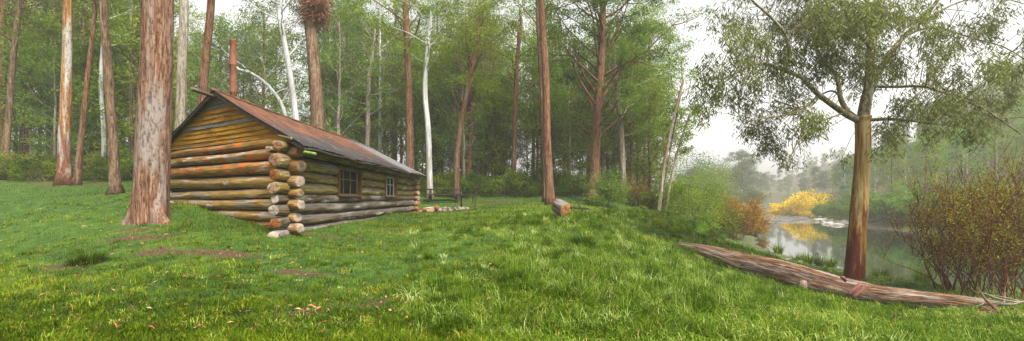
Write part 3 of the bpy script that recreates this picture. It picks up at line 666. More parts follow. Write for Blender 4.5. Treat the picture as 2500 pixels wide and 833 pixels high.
for a in [(2318, 14.6, 'red twigged bare willow leaning left over the river from the bank', 3.6, 2.6, 10, 12, 4, (-.5, .1), .05),
          (2372, 15.4, 'red twigged willow just right of the left leaning willow', 3.7, 2.3, 11, 13, 4, (-.1, .1), .03),
          (2378, 12.9, 'thin upright red twigged willow nearest the log end', 3.3, 1.6, 6, 12, 6, (-.1, .1), .028),
          (2430, 12.6, 'grey stemmed young willow with a stout forked stem behind the log tip', 3.9, 1.8, 6, 12, 6, (.1, .1), .048),
          (2470, 14.2, 'dense red brown willow behind the forked stem', 3.9, 2.6, 12, 12, 4, (0, .1), .03),
          (2530, 13.0, 'red brown willow at the right edge of the view', 4.2, 2.6, 12, 12, 4, (-.1, .1), .03),
          (2425, 16.2, 'tallest red twigged willow at the back of the bank thicket', 4.6, 2.6, 12, 12, 4, (0, .05), .03)]:
    twig_shrub(a[0], a[1], a[2], a[3], a[4], a[5], a[6], a[7], lean=a[8], rad=a[9])
twig_shrub(1790, 35.5, 'reddish brown twiggy shrub at the left water edge below the wattle', 3.3, 4.4, 26, 12, 9, leaf='orange', rad=.034, LL=.15, LW=.045)
twig_shrub(1766, 33.5, 'brown twiggy shrub under the darker wattle', 2.6, 3.2, 16, 9, 8, leaf='twigleaf', rad=.03, LL=.14, LW=.045)
twig_shrub(1545, 31, 'dry brown twiggy scrub at the foot of the grey mossy trunk', 2.2, 2.6, 14, 8, 4, leaf='twigleaf', rad=.02)
twig_shrub(1590, 31, 'dry brown scrub at the foot of the leaning saplings', 1.9, 2.6, 14, 8, 4, leaf='twigleaf', rad=.02)

for px, d, lab, W, H in [(1632, 19.5, 'brownish fern clump on the slope just left of the log tip', 1.3, .85), (1748, 24.5, 'small green fern bush between log tip and water', .95, .85), (1662, 22.5, 'low green fern clump behind the log tip', 1.4, .7), (1600, 22, 'low bracken patch on the crest left of the log', 1.3, .7), (1690, 26, 'bracken patch under the feathery wattle', 1.8, .9), (1560, 26, 'bracken clump at the dry scrub edge', 1.6, .8), (1722, 28.5, 'bracken under the twiggy shrub', 1.6, .9)]:
    shrub_at(px, d, lab, 'fern_clump', 'olive' if d < 20 else 'bright', W, H, 90, .11, .03, 22, 5, cat='fern', droop=.5)

# ---- far bank: yellow trees, hillside forest
for px, d, W, H, lf, lab in [(1984, 92, 6.8, 6.4, 'yellow', 'largest bright yellow tree on the far river bank'), (1948, 96, 5.4, 5.4, 'yellow', 'middle bright yellow tree on the far bank'), (1920, 101, 4.6, 4.2, 'yellow', 'lower yellow tree left of the two bright ones'), (1899, 112, 3.6, 3.6, 'yellow', 'small yellow tree at the far river bend'), (1943, 108, 6, 4.2, 'gum', 'dull green shrub behind the small yellow tree')]:
    shrub_at(px, d, lab, 'autumn_tree', lf, W, H, 60, .42, .20, 60, 6, 'dark', 'tree')
def cap_s(px, d, s, H=15.5):
    """keeps the far trees under the skyline of the valley"""
    if px > 2260 or px < 1840: return s
    ty = np.interp(px, [1840, 1900, 1950, 2000, 2060, 2120, 2190, 2260], [478, 476, 458, 436, 402, 372, 350, 335])+rng.uniform(-6, 14)
    return float(np.clip((EYE-(ty-HY)*d/F-tz((px-CX)/F*d, d))/H, .16, s))
slope_t = []
hill = [proto_tree(15, .2, b, l, '', 'tree', h, 16, 3.4, p, .34, .10, cl_r=1.4, flat=.7) for b, l, h, p in [('white', 'grey', .4, 110), ('pale', 'blue', .3, 110), ('brown', 'gum', .3, 110)]]
HL = ['misty white trunked gum on the hillside across the river', 'misty blue green gum on the hillside across the river', 'misty dull green gum on the hillside across the river']
hs = []
for _ in range(4000):
    if len(hs) >= 105: break
    px = rng.uniform(1935, 2620); d = rng.uniform(52, 150); x = (px-CX)/F*d
    if river_sd(np.array([x]), np.array([d]))[0] < (8 if px < 2060 else 3): continue
    if any((x-(p-CX)/F*q)**2+(d-q)**2 < 14 for p, q, _ in hs): continue
    hs.append((px, d, cap_s(px, d, rng.uniform(.55, .82) if px > 2100 else rng.uniform(.5, .7))))
scatter(hill, hs, HL, 'misty gums on the hillside across the river')
fb = [bush_proto('dark', 4.2, 2.8, 120, .26, .09, 'bush', 30), bush_proto('blue', 4.6, 3.2, 120, .26, .09, 'bush', 30)]
scatter(fb, [(2010, 86, .9), (2032, 80, 1.1), (2052, 74, 1.1), (2078, 68, 1.2), (2105, 64, 1.1), (2130, 60, 1.2), (2160, 57, 1.0), (2185, 55, 1.2), (2215, 52, 1.0), (2250, 51, 1.2), (2290, 50, 1.1), (2340, 48, 1.1), (2390, 47, 1.2), (2450, 46, 1.1), (2520, 45, 1.2), (2060, 88, 1.3), (2120, 75, 1.4), (2200, 68, 1.4), (2290, 63, 1.3), (2400, 60, 1.3)],
        ['dark green bank bush at the far water edge', 'blue green bank bush at the far water edge'], 'bushes along the far river bank')
# trees closing the left bank far upstream
lb_scale = .62
lb = [(1560, 70, .6), (1620, 80, .6), (1660, 95, .6), (1790, 130, .62), (1815, 150, .7), (1760, 120, .65), (1850, 165, .75), (1870, 190, .8), (1710, 105, .65), (1890, 230, .85), (1905, 210, .7), (1925, 185, .7), (1880, 160, .6), (1915, 240, .9), (1940, 200, .8), (1860, 240, .9), (1835, 220, .9), (1955, 170, .7)]
far_t = proto_tree(15, .22, 'pale', 'grey', '', 'tree', .25, 18, 3.4, 110, .4, .12, cl_r=1.6)
while len(slope_t) < 130:
    a, b_ = rng.uniform(1800, 2330), rng.uniform(118, 290)
    if river_sd(np.array([(a-CX)/F*b_]), np.array([b_]))[0] > 3: slope_t.append((a, b_, max(rng.uniform(.34, .5), cap_s(a, b_, rng.uniform(.6, .9)))))
scatter([far_t], [(a, b_, cap_s(a, b_, c*lb_scale)) for a, b_, c in lb]+slope_t, 'faint grey tree in the mist up the valley', 'faint trees in the valley mist')

def hills():
    for nm, cx, d, w, h, dep in [('hill', 1800, 290, 150, 5, 40), ('hill', 2400, 300, 120, 12, 30)]:
        n = 60; X = np.linspace(-1, 1, n); Y = np.linspace(-1, 1, 20); gx, gy = np.meshgrid(X, Y)
        z = h*np.clip(1-gx**2, 0, 1)**.8*np.clip(1-gy**2, 0, 1)**.6+1.2*np.sin(gx*37+gy*5)*np.clip(1-gx**2, 0, 1)+.8*np.sin(gx*83)
        v = np.stack([(cx-CX)/F*d+gx*w, d+gy*dep, z+2], -1).reshape(-1, 3); i = np.arange(19)[:, None]*n; j = np.arange(n-1)[None]
        q = np.stack([i+j, i+j+1, i+n+j+1, i+n+j], -1).reshape(-1, 4)
        tag(link(nm, mesh_np(nm, v, q, HILL)), kind='structure')
HILL = simple_mat('wooded_hill', (.015, .03, .014), (.04, .06, .03), (.3, .3, .3), .95)
hills()

# ---- river stones, gravel bar
stone_pale = simple_mat('pale_river_stone', (.20, .185, .165), (.42, .40, .37), (3, 3, 3), .8, .5)
stone_dark = simple_mat('wet_dark_stone', (.035, .035, .035), (.11, .10, .09), (3, 3, 3), .45, .5)
def rock_mesh(seed, mat, flat=.55, name='river_stone'):
    nu, nv = 14, 9; v = []
    for i in range(nv):
        th = math.pi*i/(nv-1)
        for j in range(nu):
            a = 2*math.pi*j/nu; d = Vector((math.sin(th)*math.cos(a), math.sin(th)*math.sin(a), math.cos(th)))
            r = .5*(1+.38*mnoise.noise(d*1.6+Vector((seed, 0, 0)))+.15*mnoise.noise(d*4+Vector((seed, 5, 0))))
            v.append((d.x*r, d.y*r, d.z*r*flat))
    i = np.arange(nv-1)[:, None]*nu; j = np.arange(nu)[None]; j2 = (j+1) % nu
    return mesh_np(name, v, np.stack([i+j, i+nu+j, i+nu+j2, i+j2], -1).reshape(-1, 4), mat)
rocks_p = [rock_mesh(s, stone_pale) for s in (1, 7, 13)]; rocks_d = [rock_mesh(s, stone_dark, .4) for s in (3, 9)]
for k in range(34):
    px, py = rng.uniform(1985, 2068), 0
    py = 534+(px-1985)/83*10+rng.normal(0, 3.0); x, y = RP(px, py); s = rng.uniform(.4, 1.25)
    o = link('river_stone', rocks_p[k % 3], loc=(x, y, RIVZ+.05)); o.scale = (s*1.3, s, s*.8); o.rotation_euler = (0, 0, rng.uniform(0, 6))
    tag(o, 'pale rounded stone on the gravel bar at the right of the riffle', 'stone', 'pale stones of the gravel bar')
for k in range(26):
    px = rng.uniform(1862, 1985); py = 541-(px-1862)/123*10+rng.normal(0, 4.0); py = max(py, 522); x, y = RP(px, py); s = rng.uniform(.5, 1.7)
    o = link('river_stone', rocks_d[k % 2], loc=(x, y, RIVZ+.02)); o.scale = (s*1.7, s, s*.5); o.rotation_euler = (0, 0, rng.uniform(-.5, .5))
    tag(o, 'flat dark wet rock breaking the river riffle', 'rock', 'dark rocks in the riffle')

# ------------------------------------------------------------------ the log cabin
C0 = np.array((-5.47, 11.0)); UG = np.array((-.854, .521)); US = np.array((-.0036, 1.0)); US /= np.linalg.norm(US)
LG = 6.65; LS = 14.0; NG = np.array((-UG[1], UG[0]))
NG = np.array((-.521, -.854))                     # outward from the gable; the side wall faces +x
cabin = thing('log_cabin', 'weathered log cabin with rusty tin roof and two side windows', 'cabin', (C0[0], C0[1], .55))
CB = np.array((C0[0], C0[1], .55))
LM = {'lich': log_mat('log_ochre_orange_lichen', (.05, .025, .007), (.20, .108, .024), (.38, .24, .075), .72, .3, .3, (.30, .065, .014)),
      'ochre': log_mat('log_ochre_bleached', (.05, .027, .007), (.23, .13, .028), (.43, .29, .09), .35, .35, .35),
      'olive': log_mat('log_olive_weathered', (.035, .027, .006), (.17, .125, .025), (.42, .34, .12), .1, .3, .75),
      'grey': log_mat('log_dark_grey', (.022, .015, .011), (.075, .052, .032), (.21, .15, .07), .05, .6, .9, white=.35),
      'stack': log_mat('log_corner_stack', (.07, .032, .012), (.22, .105, .03), (.38, .25, .11), .5, .45, .1, white=.7)}
EG = {'a': end_grain_mat('cut_end_orange', (.025, .010, .004), (.15, .055, .015), (.28, .125, .04)), 'b': end_grain_mat('cut_end_grey', (.025, .017, .010), (.12, .075, .04), (.29, .24, .17))}
def log_obj(name, p0, p1, r0, r1, mat, end='a', parent=None, origin=(0, 0, 0), label=None, seed=None, sag=.03, lump=.11, sides=28, tilt=1., taper=0.):
    """a log as its own mesh, local x along its axis, cut faces at both ends"""
    p0 = np.array(p0, float); p1 = np.array(p1, float); d = p1-p0; L = np.linalg.norm(d); x = d/L
    y = np.cross((0, 0, 1.), x); y /= np.linalg.norm(y); z = np.cross(x, y)
    sd = rng.uniform(0, 100); n = max(8, int(L/.13)); V = []
    xs = np.linspace(0, L, n); ang = np.arange(sides)/sides*2*np.pi
    for i, xx in enumerate(xs):
        t = xx/L; r = r0*(1-t)+r1*t
        cy = sag*mnoise.noise((xx*.35, sd, 0)); cz = sag*mnoise.noise((xx*.35, sd, 9))
        for a in ang:
            rr = r*(1-taper*(math.exp(-xx/.16)+math.exp(-(L-xx)/.16)))*(1+lump*mnoise.noise((xx*.9, math.cos(a)*1.2+sd, math.sin(a)*1.2))+lump*.5*mnoise.noise((xx*2.2, math.cos(a)*3+sd, math.sin(a)*3))+.012*mnoise.noise((xx*1.5, math.cos(a)*9+sd, math.sin(a)*9)))
            V.append((xx, cy+rr*math.cos(a), cz+rr*math.sin(a)))
    V = np.array(V); q = []
    for i in range(n-1):
        for j in range(sides):
            q.append((i*sides+j, i*sides+(j+1) % sides, (i+1)*sides+(j+1) % sides, (i+1)*sides+j))
    mi = [0]*len(q)
    for e, s in ((0, -1), (n-1, 1)):               # rounded rim, then the sawn face in two rings
        ring = V[e*sides:(e+1)*sides].copy(); c = ring.mean(0); prev = e*sides
        ty, tz_ = tilt*rng.uniform(-.22, .22), tilt*rng.uniform(-.3, .3)
        for f, off in ((.975, .005), (.5, .010), (.06, .004)):
            b = len(V)
            if f == .975: V[e*sides:(e+1)*sides, 0] += (ring[:, 1]-c[1])*ty+(ring[:, 2]-c[2])*tz_; ring = ring.copy(); ring[:, 0] = c[0]
            nr = c+(ring-c)*f; nr[:, 0] += s*off+((ring[:, 1]-c[1])*ty+(ring[:, 2]-c[2])*tz_)*f+s*.012*np.array([mnoise.noise((math.cos(a)*2, math.sin(a)*2, sd+f)) for a in ang]); V = np.vstack([V, nr])
            for j in range(sides):
                k = (j+1) % sides; fc = (prev+k, prev+j, b+j, b+k) if s < 0 else (prev+j, prev+k, b+k, b+j)
                q.append(fc); mi.append(0 if f == .975 else 1)
            prev = b
    me = mesh_np(name, V, q, [LM[mat], EG[end]], midx=mi)
    o = link(name, me, parent)
    M = Matrix(((x[0], y[0], z[0], p0[0]-origin[0]), (x[1], y[1], z[1], p0[1]-origin[1]), (x[2], y[2], z[2], p0[2]-origin[2]), (0, 0, 0, 1)))
    o.matrix_local = M
    if label: o['label'] = label
    return o
def g3(s, z, off=0.): p = C0+UG*s+NG*off; return (p[0], p[1], z)
def s3(s, z, off=0.): p = C0+US*s+np.array((1., 0))*off; return (p[0], p[1], z)
def clog(p0, p1, r0, r1, mat, end='a', label=None, **k): return log_obj('wall_log', p0, p1, r0, r1, mat, end, cabin, CB, label, taper=.17, **k)

# gable logs, from the ground up; they run past the corner to the right
for z0, z1, r, st, mt, en, lab in [(.60, .62, .15, -.35, 'ochre', 'b', None), (.90, .90, .145, -.50, 'stack', 'b', None), (1.165, 1.17, .135, -.40, 'ochre', 'a', None), (1.47, 1.46, .15, -.53, 'ochre', 'b', None),
                              (1.75, 1.71, .13, -.50, 'ochre', 'b', None), (2.04, 2.08, .165, -.50, 'ochre', 'a', None), (2.39, 2.43, .175, -.52, 'lich', 'a', 'log crusted with orange lichen'),
                              (2.73, 2.75, .14, -.50, 'lich', 'a', 'log streaked with bright orange lichen'), (3.04, 2.97, .125, -.16, 'lich', 'a', 'top gable log streaked orange and grey')]:
    clog(g3(st, z0), g3(LG+.35, z1), r*.94, r*.87, mt, en, lab)
# side logs; three upper rows are cut for the two windows
W1 = (2.95, 5.05); W2 = (8.1, 10.0)
for z, r, st, mt, en in [(.745, .16, -.70, 'grey', 'b'), (1.045, .15, -.60, 'grey', 'a'), (1.335, .155, -.66, 'grey', 'b'), (1.60, .13, -.62, 'grey', 'b')]:
    dz = rng.uniform(-.01, .03)
    clog(s3(st, z), s3(LS+.4, z+.06+dz), r*.95, r*.9, mt, en)
for z, r, st, mt, en in [(1.875, .155, -.68, 'olive', 'b'), (2.17, .15, -.62, 'olive', 'a'), (2.50, .185, -.64, 'olive', 'a')]:
    clog(s3(st, z), s3(W1[0]+rng.uniform(-.06, .05), z+.01), r, r*.95, mt, en)
    clog(s3(W1[1]+rng.uniform(-.03, .06), z+.02), s3(W2[0]+rng.uniform(-.05, .03), z+.02), r*.95, r*.95, mt, 'a')
    clog(s3(W2[1]+rng.uniform(-.03, .06), z+.03), s3(LS+.4, z+.05), r*.95, r*.9, mt, 'a')
clog(s3(-.50, 2.86), s3(LS+.5, 2.86), .14, .14, 'olive', 'a', 'olive wall plate log under the eave', sag=.01)
clog(s3(-.30, 2.80, -.32), s3(.62, 2.83, -.32), .085, .085, 'olive', 'a')
# rear wall logs crossing the far corner
for k in range(8):
    z = .80+.29*k; p = C0+US*LS
    clog((p[0]-UG[0]*.45, p[1]-UG[1]*.45, z), (p[0]+UG[0]*(LG-.3), p[1]+UG[1]*(LG-.3), z), .14, .13, 'stack', 'a')
# the split slab resting at the foot of the corner
log_obj('slab_log', s3(-1.02, .42, -.02), s3(.3, .66, -.10), .15, .17, 'stack', 'b', cabin, CB)

# inner lining coloured with the interior's shade, so no daylight shows between the logs
def lining():
    mb = MB(); th = .06
    a0 = C0+UG*.12+US*.12
    c = [C0+UG*.35+US*.22, C0+UG*(LG-.2)+US*.22, C0+UG*(LG-.2)+US*(LS-.3), C0+UG*.35+US*(LS-.3)]
    c = [np.array((p[0], p[1])) for p in c]
    mb.bar((*c[0], 1.75), (*c[1], 1.75), th, 2.4); mb.bar((*c[1], 1.75), (*c[2], 1.75), th, 2.4); mb.bar((*c[2], 1.75), (*c[3], 1.75), th, 2.4)
    x = C0[0]-.20
    for s0, s1, z0, z1 in [(.25, W1[0]-.05, .55, 2.95), (W1[1]+.05, W2[0]-.05, .55, 2.95), (W2[1]+.05, LS-.3, .55, 2.95), (W1[0]-.05, W1[1]+.05, .55, 1.64), (W2[0]-.05, W2[1]+.05, .55, 1.64), (W1[0]-.05, W1[1]+.05, 2.72, 2.95), (W2[0]-.05, W2[1]+.05, 2.72, 2.95)]:
        mb.box((x, C0[1]+(s0+s1)/2, (z0+z1)/2), (.05, s1-s0, z1-z0))
    o = link('inner_wall', mb.mesh('inner_wall', simple_mat('shade_dark_boards', (.012, .010, .008), (.03, .025, .02), rough=.9), False), cabin, -CB)
lining()
# clay chinking between the logs, its colour blackened to carry the gaps' shade
def chinking():
    mb = MB()
    for z in (.78, 1.05, 1.32, 1.62, 1.90, 2.22, 2.57, 2.88):
        mb.bar(g3(.1, z, -.05), g3(LG, z, -.05), .10, .07)
    for z in (.90, 1.20, 1.48):
        mb.bar(s3(.1, z, -.05), s3(LS-.1, z+.05, -.05), .10, .06)
    for z in (1.74, 2.03, 2.34, 2.70):
        for a, b in ((.1, W1[0]-.1), (W1[1]+.1, W2[0]-.1), (W2[1]+.1, LS-.1)):
            mb.bar(s3(a, z, -.05), s3(b, z+.03, -.05), .10, .06)
    link('chinking', mb.mesh('chinking', simple_mat('shade_dark_clay_chinking', (.012, .009, .006), (.04, .03, .018), rough=.95), False), cabin, -CB)
chinking()

# roof: ridge and eave lines in plan and height
AP = C0+UG*3.31; ZA = 4.62
def ridge(s): p = AP+US*s; return np.array((p[0], p[1], ZA-.02*math.sin(s*.5)))
def eave_r(s): p = C0-UG*.80+US*s; return np.array((p[0], p[1], 2.85+.006*s+.02*math.sin(s*1.1)))
def eave_l(s): p = C0+UG*(LG+.45)+US*s; return np.array((p[0], p[1], 3.10+.004*s))
SF, SR = -.26, LS+.75
def wall_pt(s, z, off): return None
def gable_boards():
    """horizontal weatherboards, each lapping the one below; the boards keep their own colours"""
    mb = MB(); zb = 3.135; n = 11; h = (ZA-.10-zb)/n
    tones = [.62, .80, .70, .86, .22, .74, .55, .82, .12, .18, .08]
    def span(z):                                   # where the rakes cut height z
        f = (z-2.85)/(ZA-2.85); s_r = -.80+f*(3.31+.80); f2 = (z-3.10)/(ZA-3.10); s_l = LG+.45-f2*(LG+.45-3.31)
        return max(s_r+.10, .02), min(s_l-.10, LG-.02)
    for k in range(n):
        z0 = zb+k*h; z1 = z0+h+.02; a0, a1 = span(z0); b0, b1 = span(z1)
        if b1-b0 < .05: b0 = b1 = (b0+b1)/2; b1 += .03
        cuts = [0, 1] if k > 6 or k == 0 else [0, rng.uniform(.3, .7), 1]
        for c0, c1 in zip(cuts[:-1], cuts[1:]):
            e = .004 if c1 < 1 else 0
            def pt(t, lo, out):
                s = (a0+(a1-a0)*t) if lo else (b0+(b1-b0)*t); return g3(s, z0 if lo else z1, out)
            j = rng.uniform(-.006, .006)
            v = [pt(c0, 1, .060+j), pt(c1-e, 1, .060+j), pt(c1-e, 0, .030+j), pt(c0, 0, .030+j), pt(c0, 1, .030+j), pt(c1-e, 1, .030+j), pt(c1-e, 0, .006+j), pt(c0, 0, .006+j)]
            q = [(0, 1, 2, 3), (5, 4, 7, 6), (4, 5, 1, 0), (3, 2, 6, 7), (4, 0, 3, 7), (1, 5, 6, 2)]
            mb.add(np.array(v)-CB, q, min(1, max(0, tones[k]+rng.uniform(-.07, .07))))
    b = NT('weatherboards'); t = b.attr('tone')
    g = b.noise(b.coords((1.5, 1.5, 30)), 1, 6, .7, .3); bg = b.noise(b.coords((1.8, 1.8, 4)), 1, 5, .6, .4)
    och = b.ramp(g, [(.3, (.05, .022, .002)), (.5, (.225, .104, .007)), (.7, (.40, .22, .025))])
    gry = b.ramp(g, [(.3, (.045, .038, .032)), (.5, (.12, .105, .09)), (.7, (.24, .22, .195))])
    col = b.mix(b.ramp(b.math('ADD', t, b.math('MULTIPLY', b.math('SUBTRACT', bg, .5), 1.3)), [(.42, 0.), (.60, 1.)]), gry, och)
    ru = b.noise(b.coords((1.4, 1.4, 5)), 1, 5, .65, .6, w=7.)
    col = b.mix(b.ramp(ru, [(.60, 0.), (.70, .7)]), col, (.33, .085, .03))
    dk = b.noise(b.coords((2.2, 2.2, 6)), 1, 5, .65, .6, w=17.)
    col = b.mix(b.ramp(dk, [(.58, 0.), (.75, .6)]), col, (.05, .035, .02))
    link('gable_boards', mb.mesh('gable_boards', b.done(b.principled(col, .8, b.bump(g, .6, .01), **{'Specular IOR Level': .08})), False, 'tone'), cabin)
    back = MB()                                    # sheet behind the laps, its near-black colour standing in for shade
    v = [g3(.1, 2.95, -.04), g3(LG-.1, 2.95, -.04), g3(3.31, ZA-.12, -.04), g3(.1, 2.95, -.09), g3(LG-.1, 2.95, -.09), g3(3.31, ZA-.12, -.09)]
    back.add(np.array(v)-CB, [(0, 1, 2, 2), (3, 5, 4, 4), (0, 3, 4, 1), (1, 4, 5, 2), (2, 5, 3, 0)][2:]); 
    me = mesh_np('gable_backing', np.array(v)-CB, [(0, 3, 4, 1), (1, 4, 5, 2), (2, 5, 3, 0)], bpy.data.materials['shade_dark_boards'], None, False, tris=[(0, 1, 2), (3, 5, 4)])
    link('gable_backing', me, cabin)
gable_boards()

def roof_slope(name, e_fn, mat, nsheet):
    per = .14; L = SR-SF; nu = int(L/per*6); nv = 26
    u = np.linspace(0, 1, nu); v = np.linspace(0, 1, nv); V = np.zeros((nv, nu, 3)); T = np.zeros((nv, nu)); U = np.zeros((nv, nu))
    drop = rng.uniform(-.05, .05, nsheet); lift = rng.uniform(-.012, .012, nsheet); tn = rng.uniform(0, 1, nsheet)
    for j, uu in enumerate(u):
        s = SF+L*uu; a = ridge(s); b = e_fn(s); sh = min(int(uu*nsheet), nsheet-1)
        ed = (b-a)/np.linalg.norm(b-a); nrm = np.cross(np.array((US[0], US[1], 0)), ed); nrm *= np.sign(nrm[2])
        rag = drop[sh]+.025*mnoise.noise((s*6, 3, 0))+.05*mnoise.noise((s*1.3, 8, 0))
        for i, vv in enumerate(v):
            p = a+(b-a)*vv+ed*rag*vv
            wv = .018*math.cos(s/per*2*math.pi)+lift[sh]+.03*mnoise.noise((s*.5, vv*2, 5))*min(1, vv*3)-.05*math.sin(math.pi*vv)*.6
            if vv > .97: wv += -.02+.02*mnoise.noise((s*3, 1, 1))
            V[i, j] = p+nrm*wv; T[i, j] = vv; U[i, j] = uu
    V = V.reshape(-1, 3)-CB; i = np.arange(nv-1)[:, None]*nu; j = np.arange(nu-1)[None]
    q = np.stack([i+j, i+j+1, i+nu+j+1, i+nu+j], -1).reshape(-1, 4)
    me = mesh_np(name, V, q, mat, {'down': T.ravel(), 'along': U.ravel(), 'sheet': tn[np.minimum((U.ravel()*nsheet).astype(int), nsheet-1)]})
    return me
def roof():
    b = NT('rusty_corrugated_iron'); dn = b.attr('down'); al = b.attr('along'); sh = b.attr('sheet')
    comb = b.n('ShaderNodeCombineXYZ'); b.set(comb.inputs[0], b.math('MULTIPLY', al, 60.)); b.set(comb.inputs[1], b.math('MULTIPLY', dn, 3.2))
    st = b.noise(comb.outputs[0], 1, 6, .7, .5); blot = b.noise(b.coords((1.1, 1.1, 1.1)), 1, 5, .62, .5)
    rust = b.ramp(st, [(.3, (.018, .007, .004)), (.5, (.070, .024, .010)), (.7, (.165, .060, .020))])
    dark = b.ramp(st, [(.3, (.010, .007, .007)), (.5, (.028, .019, .018)), (.75, (.075, .05, .042))])
    zinc = b.ramp(st, [(.3, (.05, .052, .058)), (.55, (.12, .125, .14)), (.75, (.21, .22, .24))])
    f = b.math('ADD', b.math('ADD', dn, b.math('MULTIPLY', b.math('SUBTRACT', blot, .5), 1.5)), b.math('MULTIPLY', b.math('SUBTRACT', sh, .5), .3))
    col = b.mix(b.ramp(f, [(.42, 0.), (.66, 1.)]), rust, dark)
    # newer grey sheets at the rear, and a bleached run above the front eave
    col = b.mix(b.ramp(b.math('ADD', al, b.math('MULTIPLY', b.math('SUBTRACT', blot, .5), .22)), [(.66, 0.), (.72, .85), (1., 1.)]), col, b.mix(b.ramp(b.noise(b.coords((2, 2, 2)), 1, 5, .6, .3, w=3.), [(.5, 0.), (.6, .75)]), zinc, rust))
    zf = b.math('ADD', b.math('MULTIPLY', dn, 1.), b.math('MULTIPLY', b.math('SUBTRACT', b.noise(b.coords((2.2, 2.2, 2.2)), 1, 4, .6, .2, w=11.), .5), .9))
    col = b.mix(b.math('MULTIPLY', b.ramp(zf, [(.78, 0.), (.98, 1.)]), b.ramp(al, [(.02, .22), (.25, .22), (.34, 0.)])), col, b.mix(st, (.05, .055, .075), (.20, .21, .25)))
    ef = b.math('ADD', dn, b.math('MULTIPLY', b.math('SUBTRACT', st, .5), .25)); col = b.mix(b.math('MULTIPLY', b.ramp(ef, [(.80, 0.), (.94, .9)]), b.ramp(al, [(.55, 1.), (.75, .2)])), col, (.012, .010, .010))
    sp = b.noise(b.coords((16, 16, 16)), 1, 2, .5)
    col = b.mix(b.ramp(sp, [(.70, 0.), (.74, .9)]), col, (.45, .38, .30))
    b2 = b.principled(col, b.ramp(st, [(.3, .75), (.7, .5)]), b.bump(b.math('ADD', st, blot), .4, .02), **{'Specular IOR Level': .4})
    m = b.done(b2)
    rf = bpy.data.objects.new('roof', None); COL.objects.link(rf); rf.parent = cabin
    link('roof_sheet', roof_slope('roof_sheet', eave_r, m, 17), rf)
    link('roof_sheet', roof_slope('roof_sheet', eave_l, m, 17), rf)
    # ridge cap
    mb = MB(); pts = [ridge(s)-CB+np.array((0, 0, .012)) for s in np.linspace(SF-.02, SR+.02, 30)]
    mb.tube(pts, .055, 10); link('ridge_cap', mb.mesh('ridge_cap', m), rf)
    for o_ in rf.children:                         # attributes for the cap's shader
        if o_.name.startswith('ridge'):
            me = o_.data; n = len(me.vertices); a = me.attributes.new('down', 'FLOAT', 'POINT'); a.data.foreach_set('value', np.full(n, .25, np.float32))
            a = me.attributes.new('along', 'FLOAT', 'POINT'); a.data.foreach_set('value', np.linspace(0, 1, n).astype(np.float32)); a = me.attributes.new('sheet', 'FLOAT', 'POINT'); a.data.foreach_set('value', np.full(n, .4, np.float32))
    dk = simple_mat('dark_rake_board', (.015, .012, .011), (.055, .042, .035), (6, 6, 20), .85)  # near-black brown on rake boards, rafters and eave battens
    for e_fn in (eave_r, eave_l):
        for s in (SF+.05, LS+.55):
            mb = MB(); a = ridge(s)-CB; b_ = e_fn(s)-CB; d = (b_-a)/np.linalg.norm(b_-a)
            mb.bar(a+d*.02+np.array((0, 0, -.07)), b_-d*.04+np.array((0, 0, -.07)), .04, .09); link('rake_board', mb.mesh('rake_board', dk, False), rf)
        mb = MB()
        for s in np.linspace(.4, LS, 12):          # rafters
            a = ridge(s)-CB; b_ = e_fn(s)-CB; d = (b_-a)/np.linalg.norm(b_-a)
            mb.tube([a+d*.1-np.array((0, 0, .11)), b_-d*.12-np.array((0, 0, .12))], .045, 8)
        link('rafters', mb.mesh('rafters', dk), rf)
        mb = MB(); a = [e_fn(s)-CB+np.array((0, 0, -.075+.02*math.sin(s*3))) for s in np.linspace(SF+.1, SR-.15, 40)]
        a = [p+((AP[0]-CB[0])*0 + 0) for p in a]
        mb.tube([p-np.array((UG[0]*(-.06), UG[1]*(-.06), 0)) if e_fn is eave_r else p for p in a], .04, 8); link('eave_batten', mb.mesh('eave_batten', dk), rf)
roof()
# poles that stick out past the gable
def pole(p, L, r, mat, label, back=.9, dirn=(0, -1, 0), name='purlin_pole'):
    d = np.array(dirn, float); d /= np.linalg.norm(d); p = np.array(p)
    return log_obj(name, p+d*L, p-d*back, r, r*1.05, mat, 'b', cabin, CB, label, sag=.01, sides=14)
rp = ridge(0)-np.array((0, 0, .16)); pole(rp, 1.0, .05, 'grey', 'thin grey ridge pole sticking out over the gable', 1.2, (-.05, -1, .02))
f = (eave_l(0)-ridge(0)); p_ = ridge(0)+f*.72-np.array((0, 0, .15)); pole(p_, .55, .045, 'grey', 'short purlin stub on the left rake', .8)
moss = NT('mossy_pole'); mn = moss.noise(moss.coords((14, 14, 14)), 1, 5, .7)
moss = moss.done(moss.principled(moss.ramp(mn, [(.32, (.05, .075, .012)), (.5, (.07, .13, .015)), (.62, (.13, .19, .03)), (.8, (.40, .37, .27))]), .95, moss.bump(mn, .8, .02)))
LM['moss'] = moss
pe = np.array(P(746, 372, 10.5)); pole(pe, .04, .04, 'moss', 'bright green mossy pole end under the eave corner', .22, (-.6, -.5, .10))
pe = np.array(P(692, 334, 10.60)); log_obj('purlin_pole', pe+np.array((-.14, .06, .03)), pe+np.array((.22, -.06, -.05)), .026, .030, 'olive', 'b', cabin, CB, 'thin weathered stick under the right rake', sag=.005, sides=12)

